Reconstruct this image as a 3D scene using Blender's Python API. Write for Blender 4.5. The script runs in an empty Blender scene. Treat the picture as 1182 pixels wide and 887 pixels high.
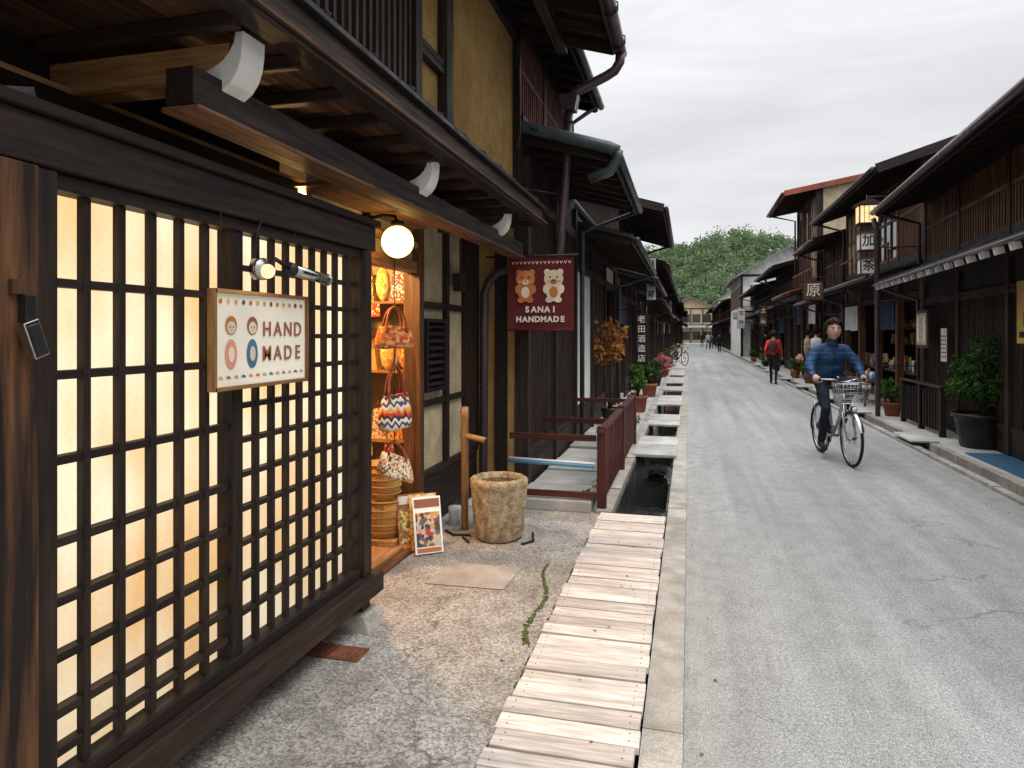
import bpy, math, random, bmesh
import numpy as np
from mathutils import Vector, Matrix, noise
random.seed(11)
def U(a,b): return random.uniform(a,b)
scene=bpy.context.scene
COL=scene.collection
# ------------------------------------------------------------ materials
def newmat(name):
    m=bpy.data.materials.new(name); m.use_nodes=True
    t=m.node_tree; t.nodes.clear()
    out=t.nodes.new('ShaderNodeOutputMaterial')
    return m,t,out
def N(t,typ,**kw):
    n=t.nodes.new(typ)
    for k,v in kw.items(): setattr(n,k,v)
    return n
def rgba(c): return (c[0],c[1],c[2],1)
def mixc(t,fac,a,b,blend='MIX'):
    n=N(t,'ShaderNodeMix',data_type='RGBA',blend_type=blend)
    for idx,v in ((0,fac),(6,a),(7,b)):
        if isinstance(v,bpy.types.NodeSocket): t.links.new(v,n.inputs[idx])
        elif idx==0: n.inputs[0].default_value=v
        else: n.inputs[idx].default_value=rgba(v)
    return n.outputs[2]
def mth(t,op,a,b=None,clamp=False):
    n=N(t,'ShaderNodeMath',operation=op,use_clamp=clamp)
    for i,v in enumerate((a,b)):
        if v is None: continue
        if isinstance(v,bpy.types.NodeSocket): t.links.new(v,n.inputs[i])
        else: n.inputs[i].default_value=v
    return n.outputs[0]
def mrange(t,v,a,b,c=0,d=1):
    n=N(t,'ShaderNodeMapRange'); t.links.new(v,n.inputs[0])
    for i,x in enumerate((a,b,c,d)): n.inputs[1+i].default_value=x
    return n.outputs[0]
def noi(t,vec,scale=(1,1,1),detail=5,rough=.6,dist=0):
    mp=N(t,'ShaderNodeMapping'); t.links.new(vec,mp.inputs[0]); mp.inputs[3].default_value=scale
    n=N(t,'ShaderNodeTexNoise'); t.links.new(mp.outputs[0],n.inputs['Vector'])
    n.inputs['Scale'].default_value=1; n.inputs['Detail'].default_value=detail; n.inputs['Roughness'].default_value=rough
    n.inputs['Distortion'].default_value=dist
    return n.outputs[0]
def grey(t,k):
    cb=N(t,'ShaderNodeCombineColor')
    for i in range(3): t.links.new(k,cb.inputs[i])
    return cb.outputs[0]
def bsdf(t,out,col,rough,bumpv=None,bump=.2,dist=.01,metal=0,spec=.3,emit=None,es=0):
    b=N(t,'ShaderNodeBsdfPrincipled')
    if isinstance(col,bpy.types.NodeSocket): t.links.new(col,b.inputs['Base Color'])
    else: b.inputs['Base Color'].default_value=rgba(col)
    if isinstance(rough,bpy.types.NodeSocket): t.links.new(rough,b.inputs['Roughness'])
    else: b.inputs['Roughness'].default_value=rough
    b.inputs['Metallic'].default_value=metal
    b.inputs['Specular IOR Level'].default_value=spec
    if bumpv is not None and bump>0:
        bn=N(t,'ShaderNodeBump'); bn.inputs['Strength'].default_value=bump; bn.inputs['Distance'].default_value=dist
        t.links.new(bumpv,bn.inputs['Height']); t.links.new(bn.outputs[0],b.inputs['Normal'])
    if emit is not None:
        b.inputs['Emission Color'].default_value=rgba(emit)
        b.inputs['Emission Strength'].default_value=es
    t.links.new(b.outputs[0],out.inputs[0])
    return b
def gvec(t,coord='gco'):
    if coord=='gco': return N(t,'ShaderNodeAttribute',attribute_name='gco').outputs['Vector']
    return N(t,'ShaderNodeTexCoord').outputs['Object']
def M(name,c1,c2=None,scale=10,stretch=1,rough=.7,bump=.2,dist=.004,metal=0,spec=.3,var=.3,coord='gco',lo=.35,hi=.65,fine=0,emit=None,es=0,rv=.15):
    m,t,out=newmat(name); v=gvec(t,coord)
    c2=c2 or tuple(x*.7 for x in c1)
    n=noi(t,v,(scale/stretch,scale,scale))
    f=mrange(t,n,lo,hi)
    col=mixc(t,f,c1,c2)
    big=noi(t,v,(1.1,1.3,1.3),3)
    col=mixc(t,1.0,col,mixc(t,mrange(t,big,.3,.7),(.75,.75,.75),(1.15,1.15,1.15)),'MULTIPLY')
    if var>0:
        r=N(t,'ShaderNodeAttribute',attribute_name='rnd').outputs['Fac']
        col=mixc(t,1.0,col,grey(t,mrange(t,r,0,1,1-var,1+var)),'MULTIPLY')
    hv=n
    if fine>0:
        nf=noi(t,v,(fine/stretch,fine,fine),3)
        col=mixc(t,1.0,col,mixc(t,mrange(t,nf,.3,.7),(.7,.7,.7),(1.25,1.25,1.25)),'MULTIPLY')
        hv=mth(t,'ADD',n,nf)
    rr=mrange(t,n,.3,.7,max(0,rough-rv),min(1,rough+rv))
    bsdf(t,out,col,rr,hv,bump,dist,metal,spec,emit,es)
    return m
def wood(name,c1,c2,rough=.6,bump=.35,scale=28,var=.3,spec=.3,**k):
    return M(name,c1,c2,scale=scale,stretch=14,rough=rough,bump=bump,var=var,spec=spec,fine=90,**k)
def EM(name,c,s,c2=None,scale=3):
    m,t,out=newmat(name)
    v=gvec(t,'obj'); n=noi(t,v,(scale,)*3,2)
    e=N(t,'ShaderNodeEmission')
    t.links.new(mixc(t,mrange(t,n,.35,.65),c,c2 or c),e.inputs[0]); e.inputs[1].default_value=s
    t.links.new(e.outputs[0],out.inputs[0]); return m
W_DARK=wood('dark_stained_wood',(.027,.0155,.011),(.009,.0055,.0048))
W_BEAM=wood('beam_wood',(.050,.028,.019),(.016,.0095,.0078))
W_MED=wood('brown_wood',(.15,.070,.033),(.055,.025,.013))
W_UP=wood('upper_lattice_brown_wood',(.20,.088,.040),(.085,.037,.018))
W_WARM=wood('warm_wood',(.42,.22,.09),(.22,.10,.038))
W_PALE=wood('bleached_plank_wood',(.68,.61,.55),(.46,.40,.355),rough=.85,spec=.15,var=.17,bump=.5,scale=20)
W_RED=wood('red_brown_fence_wood',(.11,.024,.017),(.045,.014,.011))
W_WEATH=wood('weathered_post_wood',(.014,.009,.007),(.20,.085,.035),lo=.46,hi=.66,scale=9)
BLACK=wood('black_wood',(.014,.012,.012),(.006,.005,.005))
MUST=M('ochre_plaster',(.36,.225,.080),(.28,.17,.058),scale=6,rough=.9,bump=.25,var=.08,fine=70,spec=.1)
CREAM=M('grey_cream_plaster',(.52,.43,.29),(.38,.31,.2),scale=5,rough=.9,bump=.2,var=.08,fine=60,spec=.1)
WHITEW=M('white_plaster',(.74,.73,.70),(.60,.59,.56),scale=3,rough=.9,bump=.1,var=.06,spec=.1)
MARW=M('maroon_wall',(.13,.05,.04),(.08,.03,.026),scale=4,rough=.8,bump=.1,var=.1)
ROOF=M('dark_metal_roof',(.080,.084,.092),(.045,.045,.05),scale=4,rough=.5,bump=.1,var=.25,metal=.2)
ROOFG=M('grey_tile_roof',(.24,.245,.26),(.15,.15,.16),scale=4,rough=.6,bump=.2,var=.25)
ROOFR=M('rust_red_metal_roof',(.40,.10,.06),(.26,.065,.04),scale=4,rough=.55,bump=.1,var=.2)
FREDD=M('rust_red_fascia',(.30,.075,.045),(.20,.05,.03),scale=4,rough=.55,bump=.1,var=.1)
PIPE=M('purple_brown_pipe',(.075,.045,.05),(.05,.03,.035),scale=6,rough=.35,bump=.03,spec=.5,var=.1)
PIPEG=M('green_grey_pipe',(.06,.085,.09),(.035,.05,.055),scale=6,rough=.4,bump=.03,spec=.5,var=.1)
STEEL=M('steel',(.5,.5,.5),(.4,.4,.4),scale=6,rough=.25,bump=.02,metal=1,var=.05)
DMET=M('dark_metal',(.03,.03,.03),(.02,.02,.02),scale=9,rough=.45,bump=.03,metal=.3,var=.1)
WCAP=M('white_painted_metal',(.88,.87,.84),(.80,.78,.74),scale=14,rough=.45,bump=.05,var=.03)
STONE=M('footing_stone',(.42,.39,.34),(.28,.26,.22),scale=14,rough=.9,bump=.6,var=.1,fine=80)
BASIN=M('granite_basin',(.70,.55,.36),(.34,.235,.135),scale=18,stretch=.8,rough=.85,bump=1,dist=.03,var=.05,fine=80,coord='obj')
SLAB=M('concrete_slab',(.48,.47,.44),(.36,.35,.33),scale=3,rough=.9,bump=.3,var=.12,fine=110,coord='gco')
KERB=M('kerb_concrete',(.42,.395,.35),(.27,.25,.215),scale=5,rough=.9,bump=.4,var=.08,fine=120)
DKST=M('wet_stone',(.06,.055,.05),(.025,.025,.022),scale=8,rough=.4,bump=.6,var=.3,fine=50)
RUST=M('rusty_grate',(.30,.11,.06),(.14,.055,.035),scale=20,rough=.8,bump=.4,var=.2,metal=.3,fine=90)
MOSS=M('moss',(.10,.13,.02),(.04,.06,.012),scale=60,rough=1,bump=.8,var=.4)
BAMB=wood('bamboo',(.50,.27,.11),(.30,.15,.06),rough=.4,scale=12)
PAPER_S=M('sign_paper_self_glow',(.80,.76,.66),(.74,.69,.58),scale=3,rough=.6,bump=0,var=0,emit=(1,.85,.6),es=.15)  # faint emission stands in for the sign lamp shining on the paper
BANNER=M('maroon_banner_cloth',(.125,.018,.020),(.10,.014,.017),scale=200,rough=.9,bump=.15,dist=.001,var=0)
CR=M('cream_paint',(.78,.66,.50),(.72,.60,.45),scale=5,rough=.7,bump=0,var=0)
ORG=M('orange_brown_paint',(.55,.20,.055),(.48,.17,.045),scale=5,rough=.7,bump=0,var=0)
TEXTW=M('white_ink',(.80,.74,.66),(.78,.72,.64),scale=5,rough=.7,bump=0,var=0,coord='obj')
INKB=M('black_ink',(.02,.018,.018),(.02,.018,.018),scale=5,rough=.7,bump=0,var=0,coord='obj')
INKBR=M('brown_ink',(.30,.11,.06),(.30,.11,.06),scale=5,rough=.7,bump=0,var=0,coord='obj')
INKBL=M('teal_ink',(.05,.16,.25),(.05,.16,.25),scale=5,rough=.7,bump=0,var=0)
PINK=M('pink_ink',(.7,.30,.22),(.7,.30,.22),scale=5,rough=.7,bump=0,var=0)
RUBBER=M('rubber',(.018,.018,.018),(.012,.012,.012),scale=30,rough=.8,bump=.1,var=0)
TERRA=M('terracotta',(.36,.13,.07),(.25,.09,.05),scale=8,rough=.8,bump=.2)
POTB=M('black_plastic_pot',(.02,.02,.022),(.014,.014,.016),scale=5,rough=.4,bump=.05)
MATB=M('blue_mat',(.035,.10,.17),(.025,.08,.14),scale=60,rough=.95,bump=.4,var=.1)
BLUEP=M('blue_pipe',(.10,.28,.45),(.08,.22,.38),scale=8,rough=.4,bump=.02)
SOIL=M('soil',(.06,.04,.025),(.03,.02,.015),scale=30,rough=1,bump=.8)
BARK=M('bark',(.12,.085,.06),(.06,.04,.03),scale=30,stretch=4,rough=.95,bump=.7)
GLOBE=EM('lamp_globe_glass',(1,.60,.17),6.5)
LANT=EM('lantern_paper_lit',(1,.62,.26),1.3,(1,.8,.5),6)
WIN=M('dark_window_glass',(.03,.035,.04),(.02,.022,.026),scale=2,rough=.08,bump=.0,spec=.7,var=.2,rv=.03)
YELP=M('yellow_poster',(.62,.44,.12),(.55,.36,.08),scale=5,rough=.6,bump=0,var=0)
def glowmat():  # paper emits by itself; uneven backlight is painted with noise, no lamps behind
    m,t,out=newmat('shoji_paper_self_glow'); v=gvec(t,'obj')
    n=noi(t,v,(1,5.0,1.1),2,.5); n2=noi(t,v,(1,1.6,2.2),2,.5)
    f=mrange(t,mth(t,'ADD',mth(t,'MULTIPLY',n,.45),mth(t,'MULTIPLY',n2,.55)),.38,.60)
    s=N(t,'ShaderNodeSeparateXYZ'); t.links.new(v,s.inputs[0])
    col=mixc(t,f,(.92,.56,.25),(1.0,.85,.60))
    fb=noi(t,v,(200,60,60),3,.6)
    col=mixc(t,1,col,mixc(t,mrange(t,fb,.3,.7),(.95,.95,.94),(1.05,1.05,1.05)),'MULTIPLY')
    low=mrange(t,s.outputs[2],.25,1.3,.80,1.22)  # painted backlight, stronger towards the top
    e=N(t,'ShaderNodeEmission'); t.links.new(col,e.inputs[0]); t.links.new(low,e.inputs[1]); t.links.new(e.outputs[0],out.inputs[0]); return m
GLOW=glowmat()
def goods(name,cols,scale):
    m,t,out=newmat(name); v=gvec(t,'obj')
    mp=N(t,'ShaderNodeMapping'); t.links.new(v,mp.inputs[0]); mp.inputs[3].default_value=(scale,scale,scale)
    vo=N(t,'ShaderNodeTexVoronoi'); t.links.new(mp.outputs[0],vo.inputs['Vector']); vo.inputs['Scale'].default_value=1
    sp=N(t,'ShaderNodeSeparateColor'); t.links.new(vo.outputs['Color'],sp.inputs[0])
    cr=N(t,'ShaderNodeValToRGB'); cr.color_ramp.interpolation='CONSTANT'
    e=cr.color_ramp.elements
    while len(e)<len(cols): e.new(.5)
    for i,c in enumerate(cols): e[i].position=i/len(cols); e[i].color=rgba(c)
    t.links.new(sp.outputs[0],cr.inputs[0])
    bsdf(t,out,cr.outputs[0],.85,vo.outputs['Distance'],.3,.004)
    return m
GD=[goods('patterned_fabric_red',[(.5,.05,.03),(.7,.5,.3),(.35,.03,.03),(.6,.2,.05)],60),
    goods('patterned_fabric_cream',[(.75,.68,.5),(.7,.3,.1),(.72,.66,.5),(.2,.1,.08)],80),
    goods('patterned_fabric_orange',[(.65,.25,.05),(.7,.45,.12),(.4,.08,.03)],50),
    goods('patterned_fabric_blue',[(.08,.12,.25),(.7,.6,.45),(.5,.06,.04)],70),
    goods('patterned_fabric_yellow',[(.75,.5,.1),(.7,.6,.35),(.6,.3,.08)],45),
    goods('patterned_fabric_green',[(.1,.2,.08),(.65,.5,.2),(.4,.1,.05)],55)]
def stripes(name,cols,freq):
    m,t,out=newmat(name); v=gvec(t,'obj'); s=N(t,'ShaderNodeSeparateXYZ'); t.links.new(v,s.inputs[0])
    zz=mth(t,'PINGPONG',s.outputs[0],.02); zz2=mth(t,'PINGPONG',s.outputs[1],.02)
    f=mth(t,'FRACT',mth(t,'MULTIPLY',mth(t,'ADD',mth(t,'ADD',s.outputs[2],zz),zz2),freq))
    cr=N(t,'ShaderNodeValToRGB'); cr.color_ramp.interpolation='CONSTANT'; e=cr.color_ramp.elements
    while len(e)<len(cols): e.new(.5)
    for i,c in enumerate(cols): e[i].position=i/len(cols); e[i].color=rgba(c)
    t.links.new(f,cr.inputs[0]); bsdf(t,out,cr.outputs[0],.85,f,.15,.003); return m
ZIG=stripes('zigzag_woven_fabric',[(.75,.68,.55),(.05,.04,.05),(.55,.06,.03),(.75,.35,.06),(.75,.68,.55),(.08,.08,.16)],7)
LEATH=M('tan_leather',(.30,.08,.03),(.2,.05,.02),scale=30,rough=.5,bump=.2)
STRAW=M('woven_straw',(.62,.36,.12),(.34,.18,.06),scale=90,stretch=.3,rough=.8,bump=.8)
def crack(t,v,col,wscale,wamt,vscale,width,amt,lo,hi,mscale,cc):
    wr=noi(t,v,wscale,4); va=N(t,'ShaderNodeVectorMath',operation='ADD'); t.links.new(v,va.inputs[0]); cb=N(t,'ShaderNodeCombineXYZ')
    for i in range(2): t.links.new(mth(t,'MULTIPLY',wr,wamt),cb.inputs[i])
    t.links.new(cb.outputs[0],va.inputs[1])
    vo=N(t,'ShaderNodeTexVoronoi',feature='DISTANCE_TO_EDGE'); vo.inputs['Scale'].default_value=vscale; t.links.new(va.outputs[0],vo.inputs['Vector'])
    cr=mrange(t,vo.outputs['Distance'],0,width,amt,0); msk=mrange(t,noi(t,v,mscale,2),lo,hi)
    return mixc(t,mth(t,'MULTIPLY',cr,msk),col,cc)
def road_mat():
    m,t,out=newmat('asphalt'); v=gvec(t,'obj')
    big=noi(t,v,(.9,.22,1),4); col=mixc(t,mrange(t,big,.3,.7),(.225,.232,.235),(.315,.32,.318))
    mid=noi(t,v,(7,5,5),5,.7); col=mixc(t,1,col,mixc(t,mrange(t,mid,.3,.7),(.86,.86,.86),(1.13,1.13,1.13)),'MULTIPLY')
    st=noi(t,v,(3.2,.10,1),4); col=mixc(t,1,col,mixc(t,mrange(t,st,.35,.65),(.84,.84,.84),(1.10,1.10,1.10)),'MULTIPLY')
    stn=noi(t,v,(1.6,1.1,1),6,.75); col=mixc(t,mrange(t,stn,.60,.72,0,.35),col,(.14,.14,.138))
    fine=noi(t,v,(150,150,150),3,.7); col=mixc(t,1,col,mixc(t,mrange(t,fine,.34,.66),(.40,.40,.42),(1.65,1.65,1.60)),'MULTIPLY')
    f2=noi(t,v,(55,55,55),3,.7); col=mixc(t,1,col,mixc(t,mrange(t,f2,.32,.68),(.72,.72,.72),(1.28,1.28,1.28)),'MULTIPLY')
    col=crack(t,v,col,(3,3,3),.9,.5,.006,.6,.48,.56,(.7,.5,1),(.09,.09,.085))
    s=N(t,'ShaderNodeSeparateXYZ'); t.links.new(v,s.inputs[0])
    ed=mth(t,'ABSOLUTE',mth(t,'ADD',s.outputs[0],-1.49)); ef=mth(t,'MULTIPLY',mrange(t,ed,1.15,1.5),mrange(t,mid,.35,.7))
    col=mixc(t,mth(t,'MULTIPLY',ef,.55),col,(.38,.36,.32))
    bsdf(t,out,col,.88,mth(t,'ADD',fine,f2),.5,.004,spec=.2); return m
def pave_mat():
    m,t,out=newmat('exposed_aggregate_concrete'); v=gvec(t,'obj')
    big=noi(t,v,(1.3,1.0,1),5,.6); col=mixc(t,mrange(t,big,.3,.7),(.235,.215,.19),(.40,.38,.35))
    vo=N(t,'ShaderNodeTexVoronoi'); vo.inputs['Scale'].default_value=95; t.links.new(v,vo.inputs['Vector'])
    hs=N(t,'ShaderNodeSeparateColor'); t.links.new(vo.outputs['Color'],hs.inputs[0])
    col=mixc(t,1,col,grey(t,mrange(t,hs.outputs[0],0,1,.52,1.42)),'MULTIPLY')
    st=noi(t,v,(4,4,4),6,.7); col=mixc(t,1,col,mixc(t,mrange(t,st,.35,.65),(.76,.74,.72),(1.12,1.12,1.12)),'MULTIPLY')
    stn=noi(t,v,(1.1,1.4,1),6,.75,1); col=mixc(t,mrange(t,stn,.55,.68,0,.45),col,(.12,.11,.10))
    col=crack(t,v,col,(4,4,3),.5,.6,.006,.75,.50,.56,(1,1,1),(.07,.065,.05))
    bsdf(t,out,col,.9,vo.outputs['Distance'],.5,.004,spec=.15); return m
ROAD=road_mat(); PAVE=pave_mat()
PATCH=M('smooth_concrete_patch',(.42,.375,.33),(.31,.275,.245),scale=5,rough=.9,bump=.2,fine=160,coord='obj',var=0)
GRND=M('ground_earth',(.16,.14,.11),(.10,.09,.07),scale=.3,rough=1,bump=.2,coord='obj',var=0)
def water_mat():
    m,t,out=newmat('gutter_water'); v=gvec(t,'obj'); n=noi(t,v,(9,4,1),3)
    bsdf(t,out,(.012,.014,.012),.06,n,.35,.02,spec=.7); return m
WATER=water_mat()
def leafm(name,a,b,c=None,tr=.3):
    m,t,out=newmat(name)
    r=N(t,'ShaderNodeAttribute',attribute_name='rnd').outputs['Fac']
    cr=N(t,'ShaderNodeValToRGB'); e=cr.color_ramp.elements; e[0].color=rgba(a); e[1].color=rgba(b)
    if c:
        y=e.new(.80); y.color=rgba(b); e[-1].color=rgba(c)
    t.links.new(r,cr.inputs[0])
    d=N(t,'ShaderNodeBsdfDiffuse'); tl=N(t,'ShaderNodeBsdfTranslucent'); mx=N(t,'ShaderNodeMixShader'); mx.inputs[0].default_value=tr
    t.links.new(cr.outputs[0],d.inputs[0]); t.links.new(cr.outputs[0],tl.inputs[0]); t.links.new(d.outputs[0],mx.inputs[1]); t.links.new(tl.outputs[0],mx.inputs[2])
    t.links.new(mx.outputs[0],out.inputs[0]); return m
LEAF=leafm('shrub_leaves',(.02,.055,.018),(.10,.19,.055))
LEAFH=leafm('hill_foliage_hazed',(.055,.090,.055),(.17,.235,.12),(.27,.25,.14))  # distance haze is mixed into these paler, greyer leaf colours
LEAFO=leafm('autumn_leaves',(.30,.10,.03),(.50,.24,.08))
LEAFY=leafm('pot_plant_leaves',(.03,.07,.02),(.12,.20,.05))
FLOW=leafm('flowers',(.5,.05,.08),(.75,.4,.4))
HILLG=M('hill_ground',(.06,.09,.04),(.04,.06,.03),scale=.2,rough=1,bump=.2,coord='obj',var=0)
SKIN=M('skin',(.66,.39,.28),(.60,.34,.24),scale=20,rough=.55,bump=.05,var=0)
HAIR=M('dark_hair',(.022,.012,.008),(.010,.006,.004),scale=60,stretch=6,rough=.7,bump=.6,var=0,spec=.15)
def puffer(name,c1):
    m,t,out=newmat(name); v=gvec(t); s=N(t,'ShaderNodeSeparateXYZ'); t.links.new(v,s.inputs[0])
    n=noi(t,v,(13,13,13),3)
    w=mth(t,'ABSOLUTE',mth(t,'SINE',mth(t,'MULTIPLY',mth(t,'ADD',s.outputs[2],mth(t,'MULTIPLY',n,.03)),3.14159/.06)))
    h=mth(t,'ADD',mth(t,'POWER',w,.35),mth(t,'MULTIPLY',n,1.6))
    bsdf(t,out,c1,.6,h,.45,.014,spec=.25); return m
JACK=puffer('blue_down_jacket',(.014,.050,.120))
NAVY=M('navy_trousers',(.016,.022,.038),(.010,.014,.026),scale=14,rough=.9,bump=.4,dist=.01,var=0)
REDJ=puffer('red_jacket',(.55,.03,.03))
BLKC=M('black_cloth',(.015,.015,.017),(.01,.01,.011),scale=12,rough=.9,bump=.3,var=0)
BEIGE=M('beige_cloth',(.45,.36,.26),(.36,.28,.2),scale=12,rough=.9,bump=.3,var=0)
WHITEC=M('white_cloth',(.7,.68,.66),(.6,.58,.56),scale=12,rough=.9,bump=.3,var=0)
INDIGO=M('indigo_noren_cloth',(.03,.045,.10),(.02,.03,.07),scale=12,rough=.9,bump=.3,var=0)
GREYC=M('grey_cloth',(.16,.17,.19),(.12,.12,.14),scale=12,rough=.9,bump=.3,var=0)
SHOE=M('shoe_leather',(.03,.022,.018),(.02,.015,.012),scale=12,rough=.5,bump=.1,var=0)
EYEW=M('eye_white',(.7,.68,.66),(.7,.68,.66),rough=.2,bump=0,var=0)
LIP=M('lips',(.45,.16,.13),(.42,.15,.12),rough=.5,bump=0,var=0)
SILV=M('silver_bike_paint',(.45,.46,.48),(.38,.39,.41),scale=10,rough=.3,metal=.7,bump=0,var=0)
# ------------------------------------------------------------ mesh builder
ALL=[]
def grp(name):
    e=bpy.data.objects.new(name,None); e.empty_display_size=.2; COL.objects.link(e); return e
class MB:
    def __init__(s,name,parent=None,bevel=0):
        s.name=name; s.parent=parent; s.bevel=bevel
        s.v=[];s.f=[];s.mi=[];s.g=[];s.r=[];s.sm=[];s.mats=[]; ALL.append(s)
    def add(s,vs,fs,mat,g=None,smooth=False,rnd=None):
        if mat not in s.mats: s.mats.append(mat)
        k=s.mats.index(mat); o=len(s.v)
        s.v+= [tuple(p) for p in vs]
        g=g if g is not None else vs
        ox,oy,oz=U(0,30),U(0,30),U(0,30)
        s.g+=[(p[0]+ox,p[1]+oy,p[2]+oz) for p in g]
        r=random.random() if rnd is None else rnd
        for f in fs:
            s.f.append([o+i for i in f]); s.mi.append(k); s.r.append(r); s.sm.append(smooth)
    def box(s,x0,x1,y0,y1,z0,z1,m,rnd=None):
        x0,x1=sorted((x0,x1)); y0,y1=sorted((y0,y1)); z0,z1=sorted((z0,z1))
        vs=[(x,y,z) for x in(x0,x1) for y in(y0,y1) for z in(z0,z1)]
        fs=[(0,1,3,2),(4,6,7,5),(0,4,5,1),(2,3,7,6),(0,2,6,4),(1,5,7,3)]
        d=[x1-x0,y1-y0,z1-z0]; o=sorted(range(3),key=lambda i:-d[i])
        s.add(vs,fs,m,[(p[o[0]],p[o[1]],p[o[2]]) for p in vs],rnd=rnd)
    def beam(s,p0,p1,w,h,m,up=(0,0,1)):
        p0=Vector(p0);p1=Vector(p1);a=(p1-p0); L=a.length; a.normalize(); sd=a.cross(Vector(up)); 
        if sd.length<1e-4: sd=a.cross(Vector((1,0,0)))
        sd.normalize(); u=sd.cross(a)
        vs=[];g=[]
        for t in(0,L):
            for i in(-.5,.5):
                for j in(-.5,.5):
                    vs.append(p0+a*t+sd*(i*w)+u*(j*h)); g.append((t,i*w,j*h))
        s.add(vs,[(0,1,3,2),(4,6,7,5),(0,4,5,1),(2,3,7,6),(0,2,6,4),(1,5,7,3)],m,g)
    def obox(s,c,size,Rm,m):
        vs=[];g=[]
        for i in(-.5,.5):
            for j in(-.5,.5):
                for k in(-.5,.5):
                    l=Vector((i*size[0],j*size[1],k*size[2])); g.append(tuple(l)); vs.append(Vector(c)+Rm@l)
        s.add(vs,[(0,1,3,2),(4,6,7,5),(0,4,5,1),(2,3,7,6),(0,2,6,4),(1,5,7,3)],m,g)
    def tube(s,pts,r,m,seg=8,cap=True,closed=False):
        pts=[Vector(p) for p in pts]; n=len(pts); rr=r if isinstance(r,(list,tuple)) else [r]*n
        vs=[];g=[];L=0;ref=None
        for i,p in enumerate(pts):
            if closed: a=pts[(i+1)%n]-pts[i-1]
            else: a=pts[min(i+1,n-1)]-pts[max(i-1,0)]
            a.normalize()
            if ref is None:
                ref=Vector((0,0,1)) if abs(a.z)<.9 else Vector((1,0,0))
            sd=a.cross(ref)
            if sd.length<1e-3: sd=a.cross(Vector((0,1,0)))
            sd.normalize(); u=sd.cross(a); ref=u
            if i>0: L+=(p-pts[i-1]).length
            for k in range(seg):
                t=2*math.pi*k/seg
                vs.append(p+(sd*math.cos(t)+u*math.sin(t))*rr[i]); g.append((L,math.cos(t)*rr[i],math.sin(t)*rr[i]))
        fs=[]
        for i in range(n-1 if not closed else n):
            for k in range(seg):
                a=i*seg+k;b=i*seg+(k+1)%seg;j=(i+1)%n
                fs.append((a,b,j*seg+(k+1)%seg,j*seg+k))
        if cap and not closed: fs.append(tuple(range(seg))[::-1]); fs.append(tuple((n-1)*seg+k for k in range(seg)))
        s.add(vs,fs,m,g,True)
    def cyl(s,p0,p1,r0,m,r1=None,seg=14): s.tube([p0,p1],[r0,r0 if r1 is None else r1],m,seg)
    def ell(s,c,r,m,seg=16,rings=10,Rm=None,fn=None):
        if isinstance(r,(int,float)): r=(r,r,r)
        vs=[];g=[];fs=[]
        for i in range(rings+1):
            ph=math.pi*i/rings
            for k in range(seg):
                t=2*math.pi*k/seg; d=Vector((math.sin(ph)*math.cos(t),math.sin(ph)*math.sin(t),math.cos(ph)))
                q=1 if fn is None else fn(d)
                l=Vector((d.x*r[0],d.y*r[1],d.z*r[2]))*q
                g.append(tuple(l)); vs.append(Vector(c)+(Rm@l if Rm else l))
        for i in range(rings):
            for k in range(seg):
                fs.append((i*seg+k,(i+1)*seg+k,(i+1)*seg+(k+1)%seg,i*seg+(k+1)%seg))
        s.add(vs,fs,m,g,True)
    def torus(s,c,axis,Rr,r,m,seg=36,ring=8):
        a=Vector(axis).normalized(); u=a.cross(Vector((0,0,1))).normalized(); w=u.cross(a)
        s.tube([Vector(c)+(u*math.cos(t)+w*math.sin(t))*Rr for t in [2*math.pi*i/seg for i in range(seg)]],r,m,ring,closed=True)
    def prism(s,pts,ext,m):
        n=len(pts);pts=[Vector(p) for p in pts];e=Vector(ext)
        vs=pts+[p+e for p in pts]
        fs=[tuple(range(n))[::-1],tuple(range(n,2*n))]+[(i,(i+1)%n,n+(i+1)%n,n+i) for i in range(n)]
        s.add(vs,fs,m,[(p.y,p.x,p.z) for p in vs])
    def quad(s,pts,m,rnd=None): s.add([tuple(p) for p in pts],[tuple(range(len(pts)))],m,rnd=rnd)
    def disc(s,c,ux,uy,rx,ry,m,seg=22,a0=0,a1=2*math.pi):
        c=Vector(c);ux=Vector(ux);uy=Vector(uy)
        s.add([c+ux*(rx*math.cos(a0+(a1-a0)*i/seg))+uy*(ry*math.sin(a0+(a1-a0)*i/seg)) for i in range(seg)],[tuple(range(seg))],m)
    def rev(s,c,prof,m,seg=28,fn=None):
        vs=[];fs=[]
        for (r,z) in prof:
            for k in range(seg):
                t=2*math.pi*k/seg; q=1 if fn is None else fn(t,z)
                vs.append((c[0]+math.cos(t)*r*q,c[1]+math.sin(t)*r*q,c[2]+z))
        for i in range(len(prof)-1):
            for k in range(seg):
                fs.append((i*seg+k,i*seg+(k+1)%seg,(i+1)*seg+(k+1)%seg,(i+1)*seg+k))
        s.add(vs,fs,m,[(p[2],p[0],p[1]) for p in vs],True)
    def finish(s):
        if not s.v: return
        me=bpy.data.meshes.new(s.name); me.from_pydata(s.v,[],s.f)
        for m in s.mats: me.materials.append(m)
        me.polygons.foreach_set('material_index',s.mi); me.polygons.foreach_set('use_smooth',s.sm)
        bm=bmesh.new(); bm.from_mesh(me); bmesh.ops.recalc_face_normals(bm,faces=bm.faces); bm.to_mesh(me); bm.free()
        a=me.attributes.new('gco','FLOAT_VECTOR','POINT'); a.data.foreach_set('vector',np.array(s.g,dtype=np.float32).ravel())
        a=me.attributes.new('rnd','FLOAT','FACE'); a.data.foreach_set('value',np.array(s.r,dtype=np.float32))
        o=bpy.data.objects.new(s.name,me); COL.objects.link(o)
        if s.parent: o.parent=s.parent
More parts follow.
